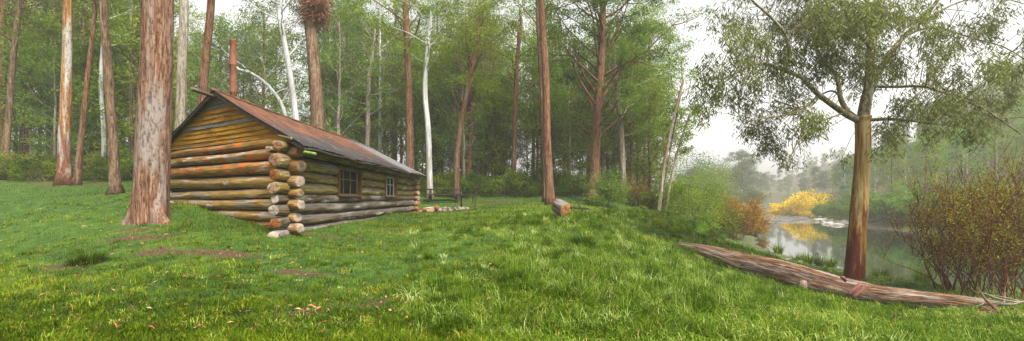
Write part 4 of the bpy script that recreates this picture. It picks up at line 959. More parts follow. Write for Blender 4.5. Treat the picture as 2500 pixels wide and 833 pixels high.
# flue
def flue():
    m = simple_mat('rusted_flue_iron', (.07, .026, .016), (.19, .072, .042), (5, 5, 2.2), .75, .4)
    x, y = -680/1100*14.0, 14.0
    mb = MB(); n = 24
    prof = [(3.6, .095), (4.9, .095), (4.91, .102), (4.95, .102), (4.96, .095), (5.75, .094), (5.76, .101), (5.80, .101), (5.81, .094), (6.50, .093), (6.52, .10), (6.56, .10), (6.56, .085), (6.0, .085)]
    mb.tube([(x-CB[0]-.002*i, y-CB[1], z-CB[2]) for i, (z, r) in enumerate(prof)], [r for z, r in prof], n, cap=False)
    link('flue_pipe', mb.mesh('flue_pipe', m), cabin)
    mb = MB(); mb.tube([(x-CB[0], y-CB[1], 4.30-CB[2]), (x-CB[0], y-CB[1], 4.42-CB[2]), (x-CB[0], y-CB[1], 4.60-CB[2])], [.26, .2, .11], 20, cap=False); link('flue_flashing', mb.mesh('flue_flashing', m), cabin)
flue()

# windows
def windows():
    tim = simple_mat('orange_brown_jamb_timber', (.05, .025, .011), (.17, .088, .034), (9, 9, 2), .7); sash_m = simple_mat('weathered_sash_paint', (.09, .06, .045), (.24, .18, .14), (9, 9, 4), .7)
    sash_w = simple_mat('pale_sash_paint', (.30, .29, .26), (.55, .53, .48), (9, 9, 4), .6)
    b = NT('window_glass'); gl = b.n('ShaderNodeBsdfGlossy'); gl.inputs['Roughness'].default_value = .04; gl.inputs['Color'].default_value = (.9, .93, 1, 1)
    tr = b.n('ShaderNodeBsdfTransparent'); tr.inputs['Color'].default_value = (.82, .86, .9, 1)
    lw = b.n('ShaderNodeFresnel'); lw.inputs['IOR'].default_value = 1.5
    mx = b.n('ShaderNodeMixShader'); b.t.links.new(b.math('ADD', lw.outputs[0], .04), mx.inputs[0]); b.t.links.new(tr.outputs[0], mx.inputs[1]); b.t.links.new(gl.outputs[0], mx.inputs[2]); glass = b.done(mx.outputs[0])
    cur = simple_mat('faded_blue_grey_curtain', (.06, .075, .105), (.15, .175, .22), (7, 7, 1), .95)
    for (a, c), lab, sm in ((W1, 'larger front side window with brown glazing bars', sash_m), (W2, 'smaller rear side window with pale glazing bars', sash_w)):
        z0, z1 = 1.745, 2.66; x = C0[0]+.0; ya = C0[1]+a; yc = C0[1]+c
        o = np.array((x, (ya+yc)/2, z0)); w = yc-ya; h = z1-z0
        fr = MB()
        fr.box((.02, w/2-.04, h/2), (.22, .06, h)); fr.box((.02, -w/2+.04, h/2), (.22, .06, h)); fr.box((.0, 0, h-.03), (.16, w-.14, .06))
        win = link('window', fr.mesh('window', tim, False), cabin, o-CB); win['label'] = lab
        sl = MB(); sl.box((.07, 0, -.025), (.26, w+.10, .05)); link('sill', sl.mesh('sill', tim, False), win)
        s = MB(); t = .045
        for y in (-w/2+.095, w/2-.095): s.box((-.03, y, h/2-.03), (.045, t, h-.08))
        for z in (.022, h-.085): s.box((-.03, 0, z), (.04, w-.24, t))
        for k in (1, 2): s.box((-.03, -w/2+.095+(w-.19)*k/3, h/2-.03), (.028, .03, h-.14))
        s.box((-.03, 0, h*.56), (.032, w-.24, .028))
        link('sash', s.mesh('sash', sm, False), win)
        g = MB(); g.box((-.035, 0, h/2-.03), (.006, w-.22, h-.12)); link('pane', g.mesh('pane', glass, False), win)
        n = 60; yy = np.linspace(-w/2+.08, w/2-.08, n); zz = np.linspace(.02, h-.03, 6); V = []
        for z in zz:
            for i, y in enumerate(yy): V.append((-.13+.022*math.sin(i*.95)+.01*math.sin(i*2.3+z*4), y, z))
        i = np.arange(5)[:, None]*n; j = np.arange(n-1)[None]
        link('curtain', mesh_np('curtain', V, np.stack([i+j, i+j+1, i+n+j+1, i+n+j], -1).reshape(-1, 4), cur), win)
windows()

# ------------------------------------------------------------------ fallen log across the slope
def fallen_log():
    D0, D1 = 16.6, 10.7
    stops = [(1655, 602, 16.6, 12), (1720, 617, 15.9, 20), (1800, 642, 15.0, 28), (1880, 661, 14.1, 35), (1960, 682, 13.3, 34), (2050, 706, 12.6, 31), (2150, 724, 12.0, 28), (2250, 732, 11.6, 22), (2350, 741, 11.2, 20), (2465, 756, 10.7, 17)]
    pts = [np.array(P(px, py, d)) for px, py, d, r in stops]; rad = [.93*r*d/F for px, py, d, r in stops]
    base = np.array((pts[4][0], pts[4][1], tz(pts[4][0], pts[4][1])))
    t = thing('fallen_log', 'long grey pink fallen tree trunk lying on the grassy slope', 'fallen log', base)
    n = 150; S = 64; pth = smooth_path(pts, n)-base; rr0 = np.interp(np.linspace(0, 1, n), np.linspace(0, 1, len(rad)), rad)
    ang = np.arange(S)/S*2*np.pi; RR = []
    for i in range(n):
        x = i/n*12
        RR.append([rr0[i]*(1+.10*mnoise.noise((x*.5, math.cos(a)*1.6, math.sin(a)*1.6))+.07*mnoise.noise((x*.45, math.cos(a)*6, math.sin(a)*6))+.05*mnoise.noise((x*.8, math.cos(a)*13, math.sin(a)*13)))-.02*max(0, mnoise.noise((x*.3, math.cos(a)*9, math.sin(a)*9+4))-.25) for a in ang])
    V, q = tube(pth, np.array(RR), S)
    al = np.concatenate([np.repeat(np.linspace(0, 1, n), S), [0, 1]]); cir = np.concatenate([np.tile(ang, n), [0, 0]])
    b = NT('stripped_log_wood'); a_ = b.math('MULTIPLY', b.attr('along'), 12.)
    cs = b.math('COSINE', b.attr('around')); sn = b.math('SINE', b.attr('around'))
    cb = b.n('ShaderNodeCombineXYZ'); b.set(cb.inputs[0], b.math('MULTIPLY', a_, 1.3)); b.set(cb.inputs[1], b.math('MULTIPLY', cs, 9.)); b.set(cb.inputs[2], b.math('MULTIPLY', sn, 9.))
    cb2 = b.n('ShaderNodeCombineXYZ'); b.set(cb2.inputs[0], b.math('MULTIPLY', a_, .7)); b.set(cb2.inputs[1], b.math('MULTIPLY', cs, 1.5)); b.set(cb2.inputs[2], b.math('MULTIPLY', sn, 1.5))
    st = b.noise(cb.outputs[0], 1, 6, .7, .4); bg = b.noise(cb2.outputs[0], 1, 4, .6, .6)
    grey = b.ramp(st, [(.36, (.045, .030, .024)), (.5, (.165, .12, .098)), (.66, (.36, .29, .25))]); red = b.ramp(st, [(.36, (.025, .012, .008)), (.5, (.11, .056, .03)), (.66, (.26, .15, .08))])
    col = b.mix(b.ramp(bg, [(.44, 0.), (.58, 1.)]), red, grey)
    ck = b.noise(cb.outputs[0], 1.7, 3, .5, .2); col = b.mix(b.ramp(ck, [(.38, .95), (.47, 0.)]), col, (.016, .008, .006))
    m = b.done(b.principled(col, .85, b.bump(st, .9, .03), **{'Specular IOR Level': .08}))
    link('log_trunk', mesh_np('log_trunk', V, q, m, {'along': al, 'around': cir}), t)
    # snapped branch stub, loose strips of bark
    gm = simple_mat('bleached_stub_wood', (.06, .04, .03), (.22, .165, .125), (20, 20, 3), .85)
    o = np.array(P(1960, 715, 12.95))-base; mb = MB(); mb.tube([o+np.array((0, .1, -.18)), o+np.array((0, .04, .05)), o+np.array((.01, .02, .22)), o+np.array((.05, .02, .36))], [.14, .14, .13, .08], 10)
    link('branch_stub', mb.mesh('branch_stub', gm), t)
    bm_ = simple_mat('dark_red_bark_strip', (.06, .022, .02), (.20, .085, .07), (20, 20, 20), .85)
    for k, (x0, y0, x1, y1, d) in enumerate([(2068, 722, 2104, 690, 12.15), (2080, 728, 2118, 694, 12.05), (2052, 676, 2064, 688, 12.4), (2030, 640, 2075, 690, 12.2)]):
        if k == 3: continue
        a = np.array(P(x0, y0, d-.28))-base; c = np.array(P(x1, y1, d-.20))-base; mb = MB()
        mb.tube(smooth_path([a, (a+c)/2+np.array((0, -.04, .03)), c], 8), [.02, .045, .05, .05, .045, .05, .04, .015], 7); link('bark_strip', mb.mesh('bark_strip', bm_), t)
fallen_log()

def branch_thing(pts, w0, w1, mat, name, label, cat='branch', twigs=0, group=None):
    p = [np.array(P(a, b, d)) for a, b, d in pts]; base = np.array((p[0][0], p[0][1], tz(p[0][0], p[0][1])))
    mb = MB(); q = smooth_path(p, 18)-base
    q[:, 2] += .02*np.sin(np.linspace(0, 9, 18)); mb.tube(q, np.linspace(w0, w1, 18), 8)
    for k in range(twigs):
        a = q[rng.integers(3, 16)]; b2 = branch(a, rng.normal(0, 1, 3)*np.array((1, .6, .35)), rng.uniform(.3, .8), .3, .0, 4); mb.tube(b2, np.linspace(w1, .005, 5), 5, cap=False)
    ob = link(name, mb.mesh(name, mat), loc=base); return tag(ob, label, cat, group)
black = simple_mat('charred_branch', (.012, .010, .009), (.05, .035, .03), (8, 8, 8), .85); drift = simple_mat('bleached_driftwood', (.35, .33, .30), (.62, .6, .56), (8, 8, 8), .85); redb = simple_mat('red_brown_dead_branch', (.05, .022, .018), (.17, .075, .055), (14, 14, 14), .85); greyb = simple_mat('grey_dead_branch', (.13, .10, .085), (.32, .27, .23), (12, 12, 12), .85)
branch_thing([(1382, 510, 18.6), (1400, 507, 19), (1420, 508, 19.4), (1440, 512, 19.6)], .055, .03, black, 'fallen_branch', 'thin black branch lying on the grass behind the stump', twigs=2)
branch_thing([(1776, 621, 23.0), (1800, 616, 23.4), (1822, 619, 23.6), (1850, 624, 23.6)], .07, .03, drift, 'driftwood_branch', 'bleached white driftwood on the grass behind the fallen log', twigs=4)
branch_thing([(1790, 612, 24.5), (1815, 617, 24.4), (1835, 622, 24.2)], .05, .025, drift, 'driftwood_branch', 'short bleached stick beside the longer driftwood')
branch_thing([(1850, 625, 24.6), (1872, 634, 24.2), (1892, 640, 24)], .035, .02, drift, 'driftwood_branch', 'thin pale stick at the edge of the water')
branch_thing([(2395, 755, 10.2), (2440, 768, 9.9), (2480, 762, 9.8), (2530, 775, 9.6)], .085, .05, redb, 'fallen_branch', 'dark red brown dead bough beyond the thin end of the fallen log', twigs=7)
branch_thing([(2435, 748, 10.6), (2470, 742, 10.4), (2505, 738, 10.3)], .035, .02, greyb, 'fallen_branch', 'grey forked stick off the thin end of the fallen log', twigs=5)
branch_thing([(2455, 790, 9.4), (2490, 778, 9.3), (2530, 772, 9.2)], .05, .03, redb, 'fallen_branch', 'red brown stick low in the right corner', twigs=4)
branch_thing([(2335, 755, 10.9), (2365, 757, 10.8), (2400, 752, 10.8)], .012, .008, drift, 'fallen_branch', 'pale broken twig in front of the fallen log tip', twigs=3)
branch_thing([(2272, 777, 9.9), (2300, 779, 9.85), (2318, 780, 9.8)], .02, .012, redb, 'fallen_branch', 'short reddish stick on the grass below the log')
branch_thing([(692, 668, 7.85), (697, 650, 7.9), (720, 641, 8.0)], .010, .005, simple_mat('tan_dry_twig', (.2, .12, .06), (.4, .28, .15)), 'fallen_twig', 'thin curved tan twig on the grass before the cabin corner', 'twig', 2)
branch_thing([(655, 719, 6.75), (680, 716, 6.7), (715, 712, 6.75)], .011, .005, greyb, 'fallen_twig', 'small grey twig lying in the grass before the cabin', 'twig', 3)

# sawn stump lying on the crest
def stump():
    g = np.array(G(1368, 17.0)); t = thing('sawn_stump', 'short sawn stump with orange cut face lying on the grassy crest', 'stump', g)
    o = log_obj('stump_wood', g+np.array((.16, -.30, .26)), g+np.array((-.12, .18, .48)), .25, .235, 'grey', 'a', t, g, sag=.01, lump=.4, sides=30, tilt=.2)
    m = end_grain_mat('fresh_orange_cut', (.08, .028, .006), (.28, .11, .018), (.46, .22, .06)); o.data.materials[1] = m
stump()

# picnic table, barbecue frame, fire ring
def picnic():
    g = np.array(G(1082, 30)); m = simple_mat('damp_dark_timber', (.012, .011, .010), (.035, .03, .026), (20, 3, 20), .7)
    t = thing('picnic_table', 'long dark timber picnic table with fixed benches past the far end of the cabin', 'picnic table', g)
    ru = np.array((1, .12, 0))/np.linalg.norm((1, .12, 0)); rv = np.array((-ru[1], ru[0], 0)); L = 2.5
    def bars(name, specs):
        mb = MB()
        for a, b, w, h in specs:
            mb.bar(ru*a[0]+rv*a[1]+np.array((0, 0, a[2])), ru*b[0]+rv*b[1]+np.array((0, 0, b[2])), w, h)
        link(name, mb.mesh(name, m, False), t)
    bars('tabletop', [((-L/2, y, .80), (L/2, y, .80), .145, .075) for y in (-.3, -.15, 0, .15, .3)])
    for y in (-.78, .78): bars('bench_seat', [((-L/2, y+k, .46), (L/2, y+k, .46), .14, .07) for k in (-.075, .075)])
    for x in (-.85, .85):
        bars('leg_frame', [((x, -.3, .76), (x, -.62, 0), .13, .13), ((x, .3, .76), (x, .62, 0), .13, .13), ((x+.05, -.85, .41), (x+.05, .85, .41), .05, .10), ((x+.05, -.36, .72), (x+.05, .36, .72), .05, .07)])
picnic()
def bbq():
    g = np.array(G(1127, 27)); m = simple_mat('blackened_steel', (.012, .012, .013), (.04, .038, .037), (9, 9, 9), .55, .3, .4)
    t = thing('camp_grill', 'black steel camp grill with a post and swing plate beside the fire ring', 'grill', g)
    mb = MB(); mb.tube([(-.02, 0, -.1), (-.02, 0, 1.02)], .05, 12); link('post', mb.mesh('post', m), t)
    mb = MB(); mb.bar((-.12, 0, .78), (.86, .05, .76), .5, .03); mb.bar((-.12, -.27, .80), (.86, -.22, .78), .03, .07); link('hotplate', mb.mesh('hotplate', m, False), t)
    mb = MB(); mb.tube([(.80, .04, 0), (.80, .04, .76)], .025, 8); mb.tube([(.66, .04, .3), (.66, .04, .76)], .02, 8); link('leg', mb.mesh('leg', m), t)
bbq()
st_m = simple_mat('pale_fire_ring_stone', (.09, .065, .055), (.23, .19, .17), (6, 6, 6), .85)
st_p = [rock_mesh(s, st_m, .75, 'fire_ring_stone') for s in (21, 33, 45)]
for k in range(22):
    a = k/22*2*math.pi; c = G(1098, 25.2); x = c.x+1.0*math.cos(a)+rng.normal(0, .05); y = c.y+.85*math.sin(a)+rng.normal(0, .05)
    o = link('fire_ring_stone', st_p[k % 3], loc=(x, y, tz(x, y)+.06)); s = rng.uniform(.16, .28); o.scale = (s, s, s); o.rotation_euler = (0, 0, rng.uniform(0, 6))
    tag(o, 'pale stone in the ring round the camp fire', 'stone', 'stones of the fire ring')
for k, (px, dz, dd, lab, ang) in enumerate([(1048, .10, 24.9, 'thick firewood log with orange end beside the fire ring', .5), (1058, .08, 24.6, 'split firewood log leaning by the fire ring', -.4), (1064, .22, 24.8, 'rusty brown firewood log on top of the others', 1.2), (1036, .06, 25.0, 'thin pale firewood log left of the fire ring', .1)]):
    g = np.array(G(px, dd)); dr = np.array((math.cos(ang), -math.sin(ang), .1))*.38; r = (.16, .12, .11, .05)[k]
    o = log_obj('firewood_log', g-dr+np.array((0, 0, dz)), g+dr+np.array((0, 0, dz)), r, r, 'stack', 'a', None, (0, 0, 0), lab, sides=16); tag(o, lab, 'firewood')

# ------------------------------------------------------------------ grass
def inside_cabin(x, y):
    rx = x-C0[0]; ry = y-C0[1]; det = UG[0]*US[1]-UG[1]*US[0]
    a = (rx*US[1]-ry*US[0])/det; b_ = (UG[0]*ry-UG[1]*rx)/det
    return (a > -.03) & (a < LG) & (b_ > -.03) & (b_ < LS)
def fieldn(x, y, f, ph):
    return (np.sin(x*f+1.7*np.sin(y*f*.8+ph)+ph)+np.sin(y*f*1.1+1.3*np.sin(x*f*.9+ph*2)))*.5
GRASS = None
def blades(n, seed, px0, px1, d0, d1, zone):
    r = np.random.default_rng(seed)
    u = r.random(n); d = 1/(1/d0+(1/d1-1/d0)*u); px = px0+(px1-px0)*r.random(n); x = (px-CX)/F*d; y = d+r.normal(0, .1, n)
    longz = np.clip((px-1050)/350, 0, 1)*np.clip((30-d)/8, 0, 1)          # rank grass on the right, short turf on the left
    keep = (~inside_cabin(x, y)) & (river_sd(x, y) > .15)
    dv = dirt_at(x, y); keep &= r.random(n) > np.clip((dv-.3)*1.1, 0, .62)
    keep &= ((x-(366-CX)/F*11.5)**2+(y-11.5)**2) > .5
    keep &= r.random(n) > np.clip((d-35)/9, 0, 1)
    x, y, d, longz, px = x[keep], y[keep], d[keep], longz[keep], px[keep]; n = len(x)
    z = terrain(x, y)
    c1 = fieldn(x, y, 1.9, .3); c2 = fieldn(x, y, 4.6, 2.1); c3 = fieldn(x, y, .55, 1.1)
    tall = np.clip(.5+.5*c2+.35*c1, 0, 1.4)
    L = (.060+.035*tall)*(1-longz)+(.13+.14*tall)*longz; L *= r.uniform(.55, 1.35, n)
    L *= np.where((px > 430) & (px < 690) & (d > 10.2) & (d < 14), 1.7, 1)
    L *= 1+np.clip((d-10)/40, 0, .5)
    la = np.array([P(1720, 620, 15.6)[:2], P(1880, 660, 13.8)[:2], P(2050, 706, 12.35)[:2], P(2250, 732, 11.4)[:2], P(2445, 752, 10.6)[:2]]); ld = np.full(n, 9.)
    for i in range(len(la)-1):
        e = la[i+1]-la[i]; t_ = np.clip(((x-la[i, 0])*e[0]+(y-la[i, 1])*e[1])/(e @ e), 0, 1); ld = np.minimum(ld, np.hypot(x-la[i, 0]-t_*e[0], y-la[i, 1]-t_*e[1]))
    L *= np.where(ld < .58, .5, 1)
    wd = np.maximum(.0042+.003*longz, .00055*d)*r.uniform(.7, 1.3, n)
    th = 2.2*c1+1.6*c3+2.4*c2+r.normal(0, 1.2, n)
    lean = np.clip(.80+.35*longz+.25*c2+r.normal(0, .3, n), .05, 1.3)
    dx, dy = np.cos(th), np.sin(th)
    # blade centre line: up then over
    p0 = np.stack([x, y, z-.01], 1)
    h1 = L*.5*np.cos(lean*.6); o1 = L*.5*np.sin(lean*.6)
    p1 = p0+np.stack([dx*o1, dy*o1, h1], 1)
    a2 = lean*(1.25+.75*longz)+.1; p2 = p1+np.stack([dx*L*.5*np.sin(a2), dy*L*.5*np.sin(a2), L*.5*np.cos(a2)], 1)
    p2[:, 2] = np.maximum(p2[:, 2], z+.012)
    tw = th+np.pi/2+r.normal(0, .5, n); sx = np.stack([np.cos(tw), np.sin(tw), np.zeros(n)], 1)*wd[:, None]*.5
    V = np.stack([p0-sx*.8, p0+sx*.8, p1-sx, p1+sx, p2-sx*.15, p2+sx*.15], 1).reshape(-1, 3)
    b0 = np.arange(n)*6; q = np.concatenate([np.stack([b0, b0+1, b0+3, b0+2], 1), np.stack([b0+2, b0+3, b0+5, b0+4], 1)])
    t = np.clip(.385+.15*c1+.17*c3+r.normal(0, .20, n), 0, .95)
    t = np.where(r.random(n) < .035, 1.0, t)
    cool = np.clip(longz*.8+.22*c2-.1+r.normal(0, .1, n), 0, 1)
    return V, q, np.repeat(t, 6), np.repeat(cool, 6)
def clumps(nc, seed, px0, px1, d0, d1, Lm, per, cool0):
    r = np.random.default_rng(seed); u = r.random(nc); d = 1/(1/d0+(1/d1-1/d0)*u); px = px0+(px1-px0)*r.random(nc); cx = (px-CX)/F*d
    ok = (~inside_cabin(cx, d)) & (river_sd(cx, d) > .3) & (dirt_at(cx, d) < .45); cx, d = cx[ok], d[ok]; nc = len(cx)
    k = np.repeat(np.arange(nc), per); n = len(k); size = r.uniform(.5, 1.25, nc); th0 = r.uniform(0, 6.283, nc)
    th = np.where(r.random(n) < .55, th0[k]+r.normal(0, .7, n), r.uniform(0, 6.283, n)); rr = .10*size[k]*np.sqrt(r.random(n))
    x = cx[k]+rr*np.cos(th+r.normal(0, 1, n)); y = d[k]+rr*np.sin(th+r.normal(0, 1, n)); z = terrain(x, y)
    L = Lm*size[k]*r.uniform(.45, 1.15, n); ln = np.clip(np.abs(r.normal(.85, .3, n)), .1, 1.35); o = np.stack([np.cos(th), np.sin(th)], 1)
    p0 = np.stack([x, y, z-.01], 1); p1 = p0+np.concatenate([o*(L*.5*np.sin(ln*.6))[:, None], (L*.5*np.cos(ln*.6))[:, None]], 1)
    a2 = ln*2.0; p2 = p1+np.concatenate([o*(L*.5*np.sin(a2))[:, None], (L*.5*np.cos(a2))[:, None]], 1); p2[:, 2] = np.maximum(p2[:, 2], z+.01)
    w = np.maximum(.006, .0006*d[k])[:, None]*.5; s_ = np.stack([-np.sin(th), np.cos(th), np.zeros(n)], 1)*w
    V = np.stack([p0-s_*.8, p0+s_*.8, p1-s_, p1+s_, p2-s_*.15, p2+s_*.15], 1).reshape(-1, 3); b0 = np.arange(n)*6
    q = np.concatenate([np.stack([b0, b0+1, b0+3, b0+2], 1), np.stack([b0+2, b0+3, b0+5, b0+4], 1)])
    tc = r.normal(.42, .27, nc); t = np.clip(tc[k]+r.normal(0, .13, n), 0, .95); cl = np.clip(r.normal(cool0, .25, nc), 0, 1)[k]
    return V, q, np.repeat(t, 6), np.repeat(cl, 6)
def build_grass():
    parts = [blades(230000, 5, -60, 2560, 3.6, 44, 0), blades(60000, 6, 1150, 2560, 4.6, 26, 1), blades(24000, 9, -700, -60, 3.6, 30, 0), blades(24000, 10, 2560, 3200, 4.6, 26, 0), blades(16000, 12, 380, 1060, 9, 26, 0), blades(40000, 14, 900, 1800, 14, 38, 0), clumps(2000, 21, 1000, 2560, 4.4, 24, .23, 46, .8), clumps(1300, 22, -60, 1200, 4, 16, .12, 34, .15), clumps(1100, 23, 1250, 1900, 6, 22, .36, 54, .9)]
    V = []; Q = []; T = []; K = []; n = 0
    for v, q, t, c in parts: V.append(v); Q.append(q+n); T.append(t); K.append(c); n += len(v)
    b = NT('grass_blades'); t = b.attr('tint'); c = b.attr('cool')
    warm = b.ramp(t, [(.12, (.026, .046, .001)), (.42, (.070, .120, .002)), (.72, (.140, .195, .003)), (.95, (.32, .32, .03)), (.97, (.34, .17, .05))])
    cold = b.ramp(t, [(.12, (.022, .052, .002)), (.42, (.060, .128, .005)), (.72, (.18, .25, .03)), (.95, (.36, .46, .17)), (.97, (.36, .24, .10))])
    col = b.mix(c, warm, cold)
    p = b.principled(col, .6, **{'Specular IOR Level': .05}); tr = b.n('ShaderNodeBsdfTranslucent'); b.t.links.new(col, tr.inputs['Color'])
    mx = b.n('ShaderNodeMixShader'); mx.inputs[0].default_value = .35; b.t.links.new(p, mx.inputs[1]); b.t.links.new(tr.outputs[0], mx.inputs[2]); m = b.done(mx.outputs[0])
    o = link('grass', mesh_np('grass', np.concatenate(V), np.concatenate(Q), m, {'tint': np.concatenate(T), 'cool': np.concatenate(K)}, True))
    tag(o, 'lush green grass covering the clearing and the slope', 'grass', kind='stuff')
    return m
GRASS = build_grass()

def tuft(px, d, n, L, spread_, label, name='grass_tussock', cat='tussock', tint=.35, cool=.5, group=None, wd=.008):
    g = G(px, d); a = rng.uniform(0, 6.283, n); ln = np.abs(rng.normal(.55, .3, n)); l = L*rng.uniform(.5, 1.1, n)
    r0 = spread_*rng.random(n)**.5; x0 = r0*np.cos(a)*.6; y0 = r0*np.sin(a)*.6
    z0 = terrain(g.x+x0, g.y+y0)-g.z-.02
    p0 = np.stack([x0, y0, z0], 1); o = np.stack([np.cos(a), np.sin(a)], 1)
    p1 = p0+np.concatenate([o*(l*.5*np.sin(ln*.6))[:, None], (l*.5*np.cos(ln*.6))[:, None]], 1)
    a2 = ln*1.9; p2 = p1+np.concatenate([o*(l*.5*np.sin(a2))[:, None], (l*.5*np.cos(a2))[:, None]], 1)
    s = np.stack([-np.sin(a), np.cos(a), np.zeros(n)], 1)*max(wd, .0006*d)*.5
    V = np.stack([p0-s, p0+s, p1-s, p1+s, p2-s*.2, p2+s*.2], 1).reshape(-1, 3); b0 = np.arange(n)*6
    q = np.concatenate([np.stack([b0, b0+1, b0+3, b0+2], 1), np.stack([b0+2, b0+3, b0+5, b0+4], 1)])
    t = np.repeat(np.clip(tint+rng.normal(0, .15, n), 0, .93), 6)
    ob = link(name, mesh_np(name, V, q, GRASS, {'tint': t, 'cool': np.full(n*6, cool)}, True), loc=g)
    return tag(ob, label, cat, group)
for px, d, n, L, s, lab, tn in [(1420, 11.6, 900, .42, .55, 'large dark green tussock on the crest below the stump', .12), (1535, 10.2, 500, .30, .35, 'small dark tussock right of the large dark one', .08), (1330, 16.2, 500, .40, .6, 'tall grass clump growing left of the stump', .45), (1300, 14.6, 500, .36, .6, 'bluish grass clump in front of the stump', .4), (1395, 15.8, 300, .35, .4, 'grass clump hugging the orange cut face', .5),
                          (2040, 11.9, 420, .42, .3, 'upright grass tuft growing at the broken stub of the fallen log', .25), (2200, 11.2, 350, .40, .28, 'dark grass tuft against the middle of the fallen log', .15), (1760, 15.2, 420, .5, .4, 'shaggy grass tuft at the thick end of the fallen log', .35), (1690, 15.9, 300, .4, .3, 'grass tuft at the tip of the fallen log', .45), (2235, 9.6, 380, .3, .35, 'dark leafy tuft on the slope below the fallen log', .1), (1955, 12.4, 240, .32, .25, 'grass tuft around the snapped branch stub', .3),
                          (215, 7.9, 500, .26, .45, 'dark green tuft in the turf at the left foreground', .10), (1370, 5.9, 500, .24, .35, 'shaggy tuft in the near grass at the centre', .2), (1300, 7.2, 500, .26, .4, 'dark tuft in the grass above the near centre tuft', .15), (1480, 7.3, 500, .3, .45, 'rank tuft on the slope below the small dark tussock', .3), (1860, 8.6, 500, .34, .45, 'rank tuft in the hollow between slope and fallen log', .3)]:
    tuft(px, d, n, L, s, lab, tint=tn, cool=.55 if px > 1000 else .2)
for k, (px, d, lab) in enumerate([(1900, 27.3, 'reed tussock at the water edge left of the driftwood gap'), (1946, 24.6, 'brown tipped reed tussock at the water edge'), (1972, 23.4, 'sprawling reed tussock at the water edge'), (2000, 22.5, 'low green reed tussock on the shore'), (2028, 21.8, 'green reed tussock nearest the ribbon gum on the shore'), (2150, 19.4, 'reed tussock on the shore right of the ribbon gum'), (2250, 18.2, 'reed tussock on the shore below the leaning willow')]):
    tuft(px, d, 260, .75, .4, lab, 'reed_tussock', 'reeds', .3 if k % 2 else .6, .2)

def litter():
    n = 5200; px = rng.uniform(-40, 2540, n); u = rng.random(n); d = 1/(1/4.2+(1/20-1/4.2)*u); x = (px-CX)/F*d
    dv = dirt_at(x, d); keep = (rng.random(n) < np.clip(.20+dv*1.4, 0, 1)) & ~inside_cabin(x, d) & (river_sd(x, d) > 1); keep &= rng.random(n) < np.where(px > 1200, .55, 1)
    x = x[keep]; y = d[keep]; n = len(x); z = terrain(x, y)+rng.uniform(.015, .07, n)
    a = rng.uniform(0, 6.283, n); dr = np.stack([np.cos(a), np.sin(a), rng.normal(0, .3, n)], 1); s = np.stack([-np.sin(a), np.cos(a), rng.normal(0, .4, n)], 1)
    l = (.075*rng.uniform(.5, 1.35, n))[:, None]; w = (.016*rng.uniform(.6, 1.5, n))[:, None]; p = np.stack([x, y, z], 1)
    bend = np.array((0, 0, 1))*l*.12
    V = np.stack([p-dr*l*.5, p-s*w*.5+bend, p+dr*l*.5, p+s*w*.5+bend], 1).reshape(-1, 3)
    b = NT('fallen_gum_leaves'); c = b.ramp(b.attr('tint'), [(.0, (.05, .016, .010)), (.45, (.18, .045, .02)), (.8, (.30, .10, .03)), (.97, (.36, .24, .11))])
    m = b.done(b.principled(c, .6)); o = link('leaf_litter', mesh_np('leaf_litter', V, np.arange(n*4).reshape(-1, 4), m, {'tint': np.repeat(rng.random(n), 4)}, False))
    tag(o, 'fallen brown and red leaves strewn through the grass', 'leaf litter', kind='stuff')
litter()

# ------------------------------------------------------------------ mist, sky, light, camera
HAZE = .0010
def haze():
    mb = MB(); x0, x1, y0, y1, z0, z1 = -210, 215, -130, 345, -28, 60
    mb.box(((x0+x1)/2, (y0+y1)/2, (z0+z1)/2), (x1-x0, y1-y0, z1-z0))
    m = bpy.data.materials.new('morning_mist'); m.use_nodes = True; t = m.node_tree; t.nodes.clear(); o = t.nodes.new('ShaderNodeOutputMaterial'); v = t.nodes.new('ShaderNodeVolumePrincipled')
    v.inputs['Color'].default_value = (1, .985, .94, 1); v.inputs['Density'].default_value = HAZE; v.inputs['Anisotropy'].default_value = .1
    t.links.new(v.outputs[0], o.inputs['Volume'])
    ob = link('haze', mb.mesh('haze', m, False)); ob.display_type = 'WIRE'; tag(ob, kind='stuff')
haze()

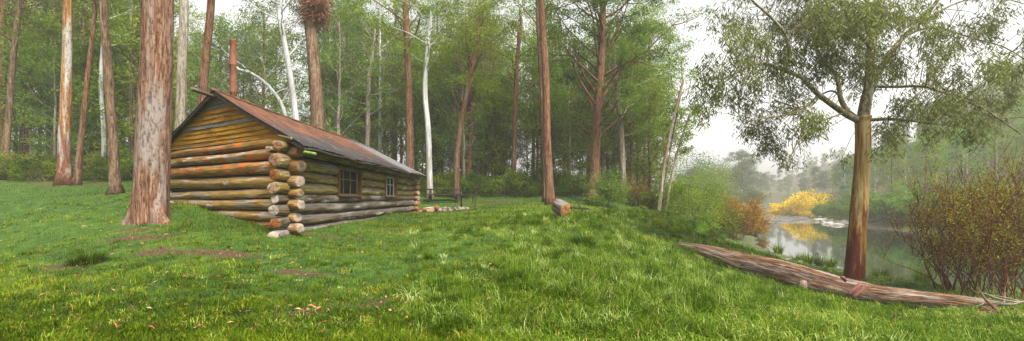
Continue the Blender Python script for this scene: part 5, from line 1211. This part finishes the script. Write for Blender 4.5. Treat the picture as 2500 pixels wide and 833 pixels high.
SUN_EL, SUN_AZ = 54., 142.                       # azimuth clockwise from +y: the light comes from behind, a little right
w = bpy.data.worlds.new('World'); sc.world = w; w.use_nodes = True; nt = w.node_tree; nt.nodes.clear()
sky = nt.nodes.new('ShaderNodeTexSky'); sky.sky_type = 'NISHITA'; sky.sun_disc = False; sky.sun_elevation = R(SUN_EL); sky.sun_rotation = R(SUN_AZ); sky.dust_density = 4; sky.air_density = 1.0; sky.ozone_density = 1
hs_ = nt.nodes.new('ShaderNodeHueSaturation'); hs_.inputs['Saturation'].default_value = .04
bg = nt.nodes.new('ShaderNodeBackground'); bg.inputs['Strength'].default_value = .108; wo = nt.nodes.new('ShaderNodeOutputWorld')
nt.links.new(sky.outputs[0], hs_.inputs['Color']); nt.links.new(hs_.outputs[0], bg.inputs['Color']); nt.links.new(bg.outputs[0], wo.inputs['Surface'])
sl = bpy.data.lights.new('sun', 'SUN'); sl.energy = 3.6; sl.angle = R(22); sl.color = (1, .93, .80); so = bpy.data.objects.new('sun', sl); COL.objects.link(so)
el, az = R(SUN_EL), R(SUN_AZ); sd = Vector((math.sin(az)*math.cos(el), math.cos(az)*math.cos(el), math.sin(el)))
so.rotation_euler = (-sd).to_track_quat('-Z', 'Y').to_euler()

cam = bpy.data.cameras.new('camera'); co = bpy.data.objects.new('camera', cam); COL.objects.link(co)
cam.sensor_width = 36; cam.lens = 36*F/2500; cam.shift_y = (HY-416.5)/2500; cam.clip_end = 2000; cam.clip_start = .05
co.location = (0, 0, EYE); co.rotation_euler = (R(90), 0, 0); sc.camera = co
sc.render.engine = 'CYCLES'
cy = sc.cycles; cy.use_denoising = True; cy.max_bounces = 8; cy.diffuse_bounces = 5; cy.glossy_bounces = 3; cy.transmission_bounces = 4; cy.volume_bounces = 2; cy.transparent_max_bounces = 8; cy.sample_clamp_indirect = 6
cy.use_adaptive_sampling = False
try: cy.denoiser = 'OPENIMAGEDENOISE'; cy.denoising_input_passes = 'RGB_ALBEDO_NORMAL'; cy.denoising_prefilter = 'NONE'
except Exception: pass
vs = sc.view_settings; vs.view_transform = 'Standard'; vs.look = 'None'; vs.gamma = 1; vs.exposure = 1.5
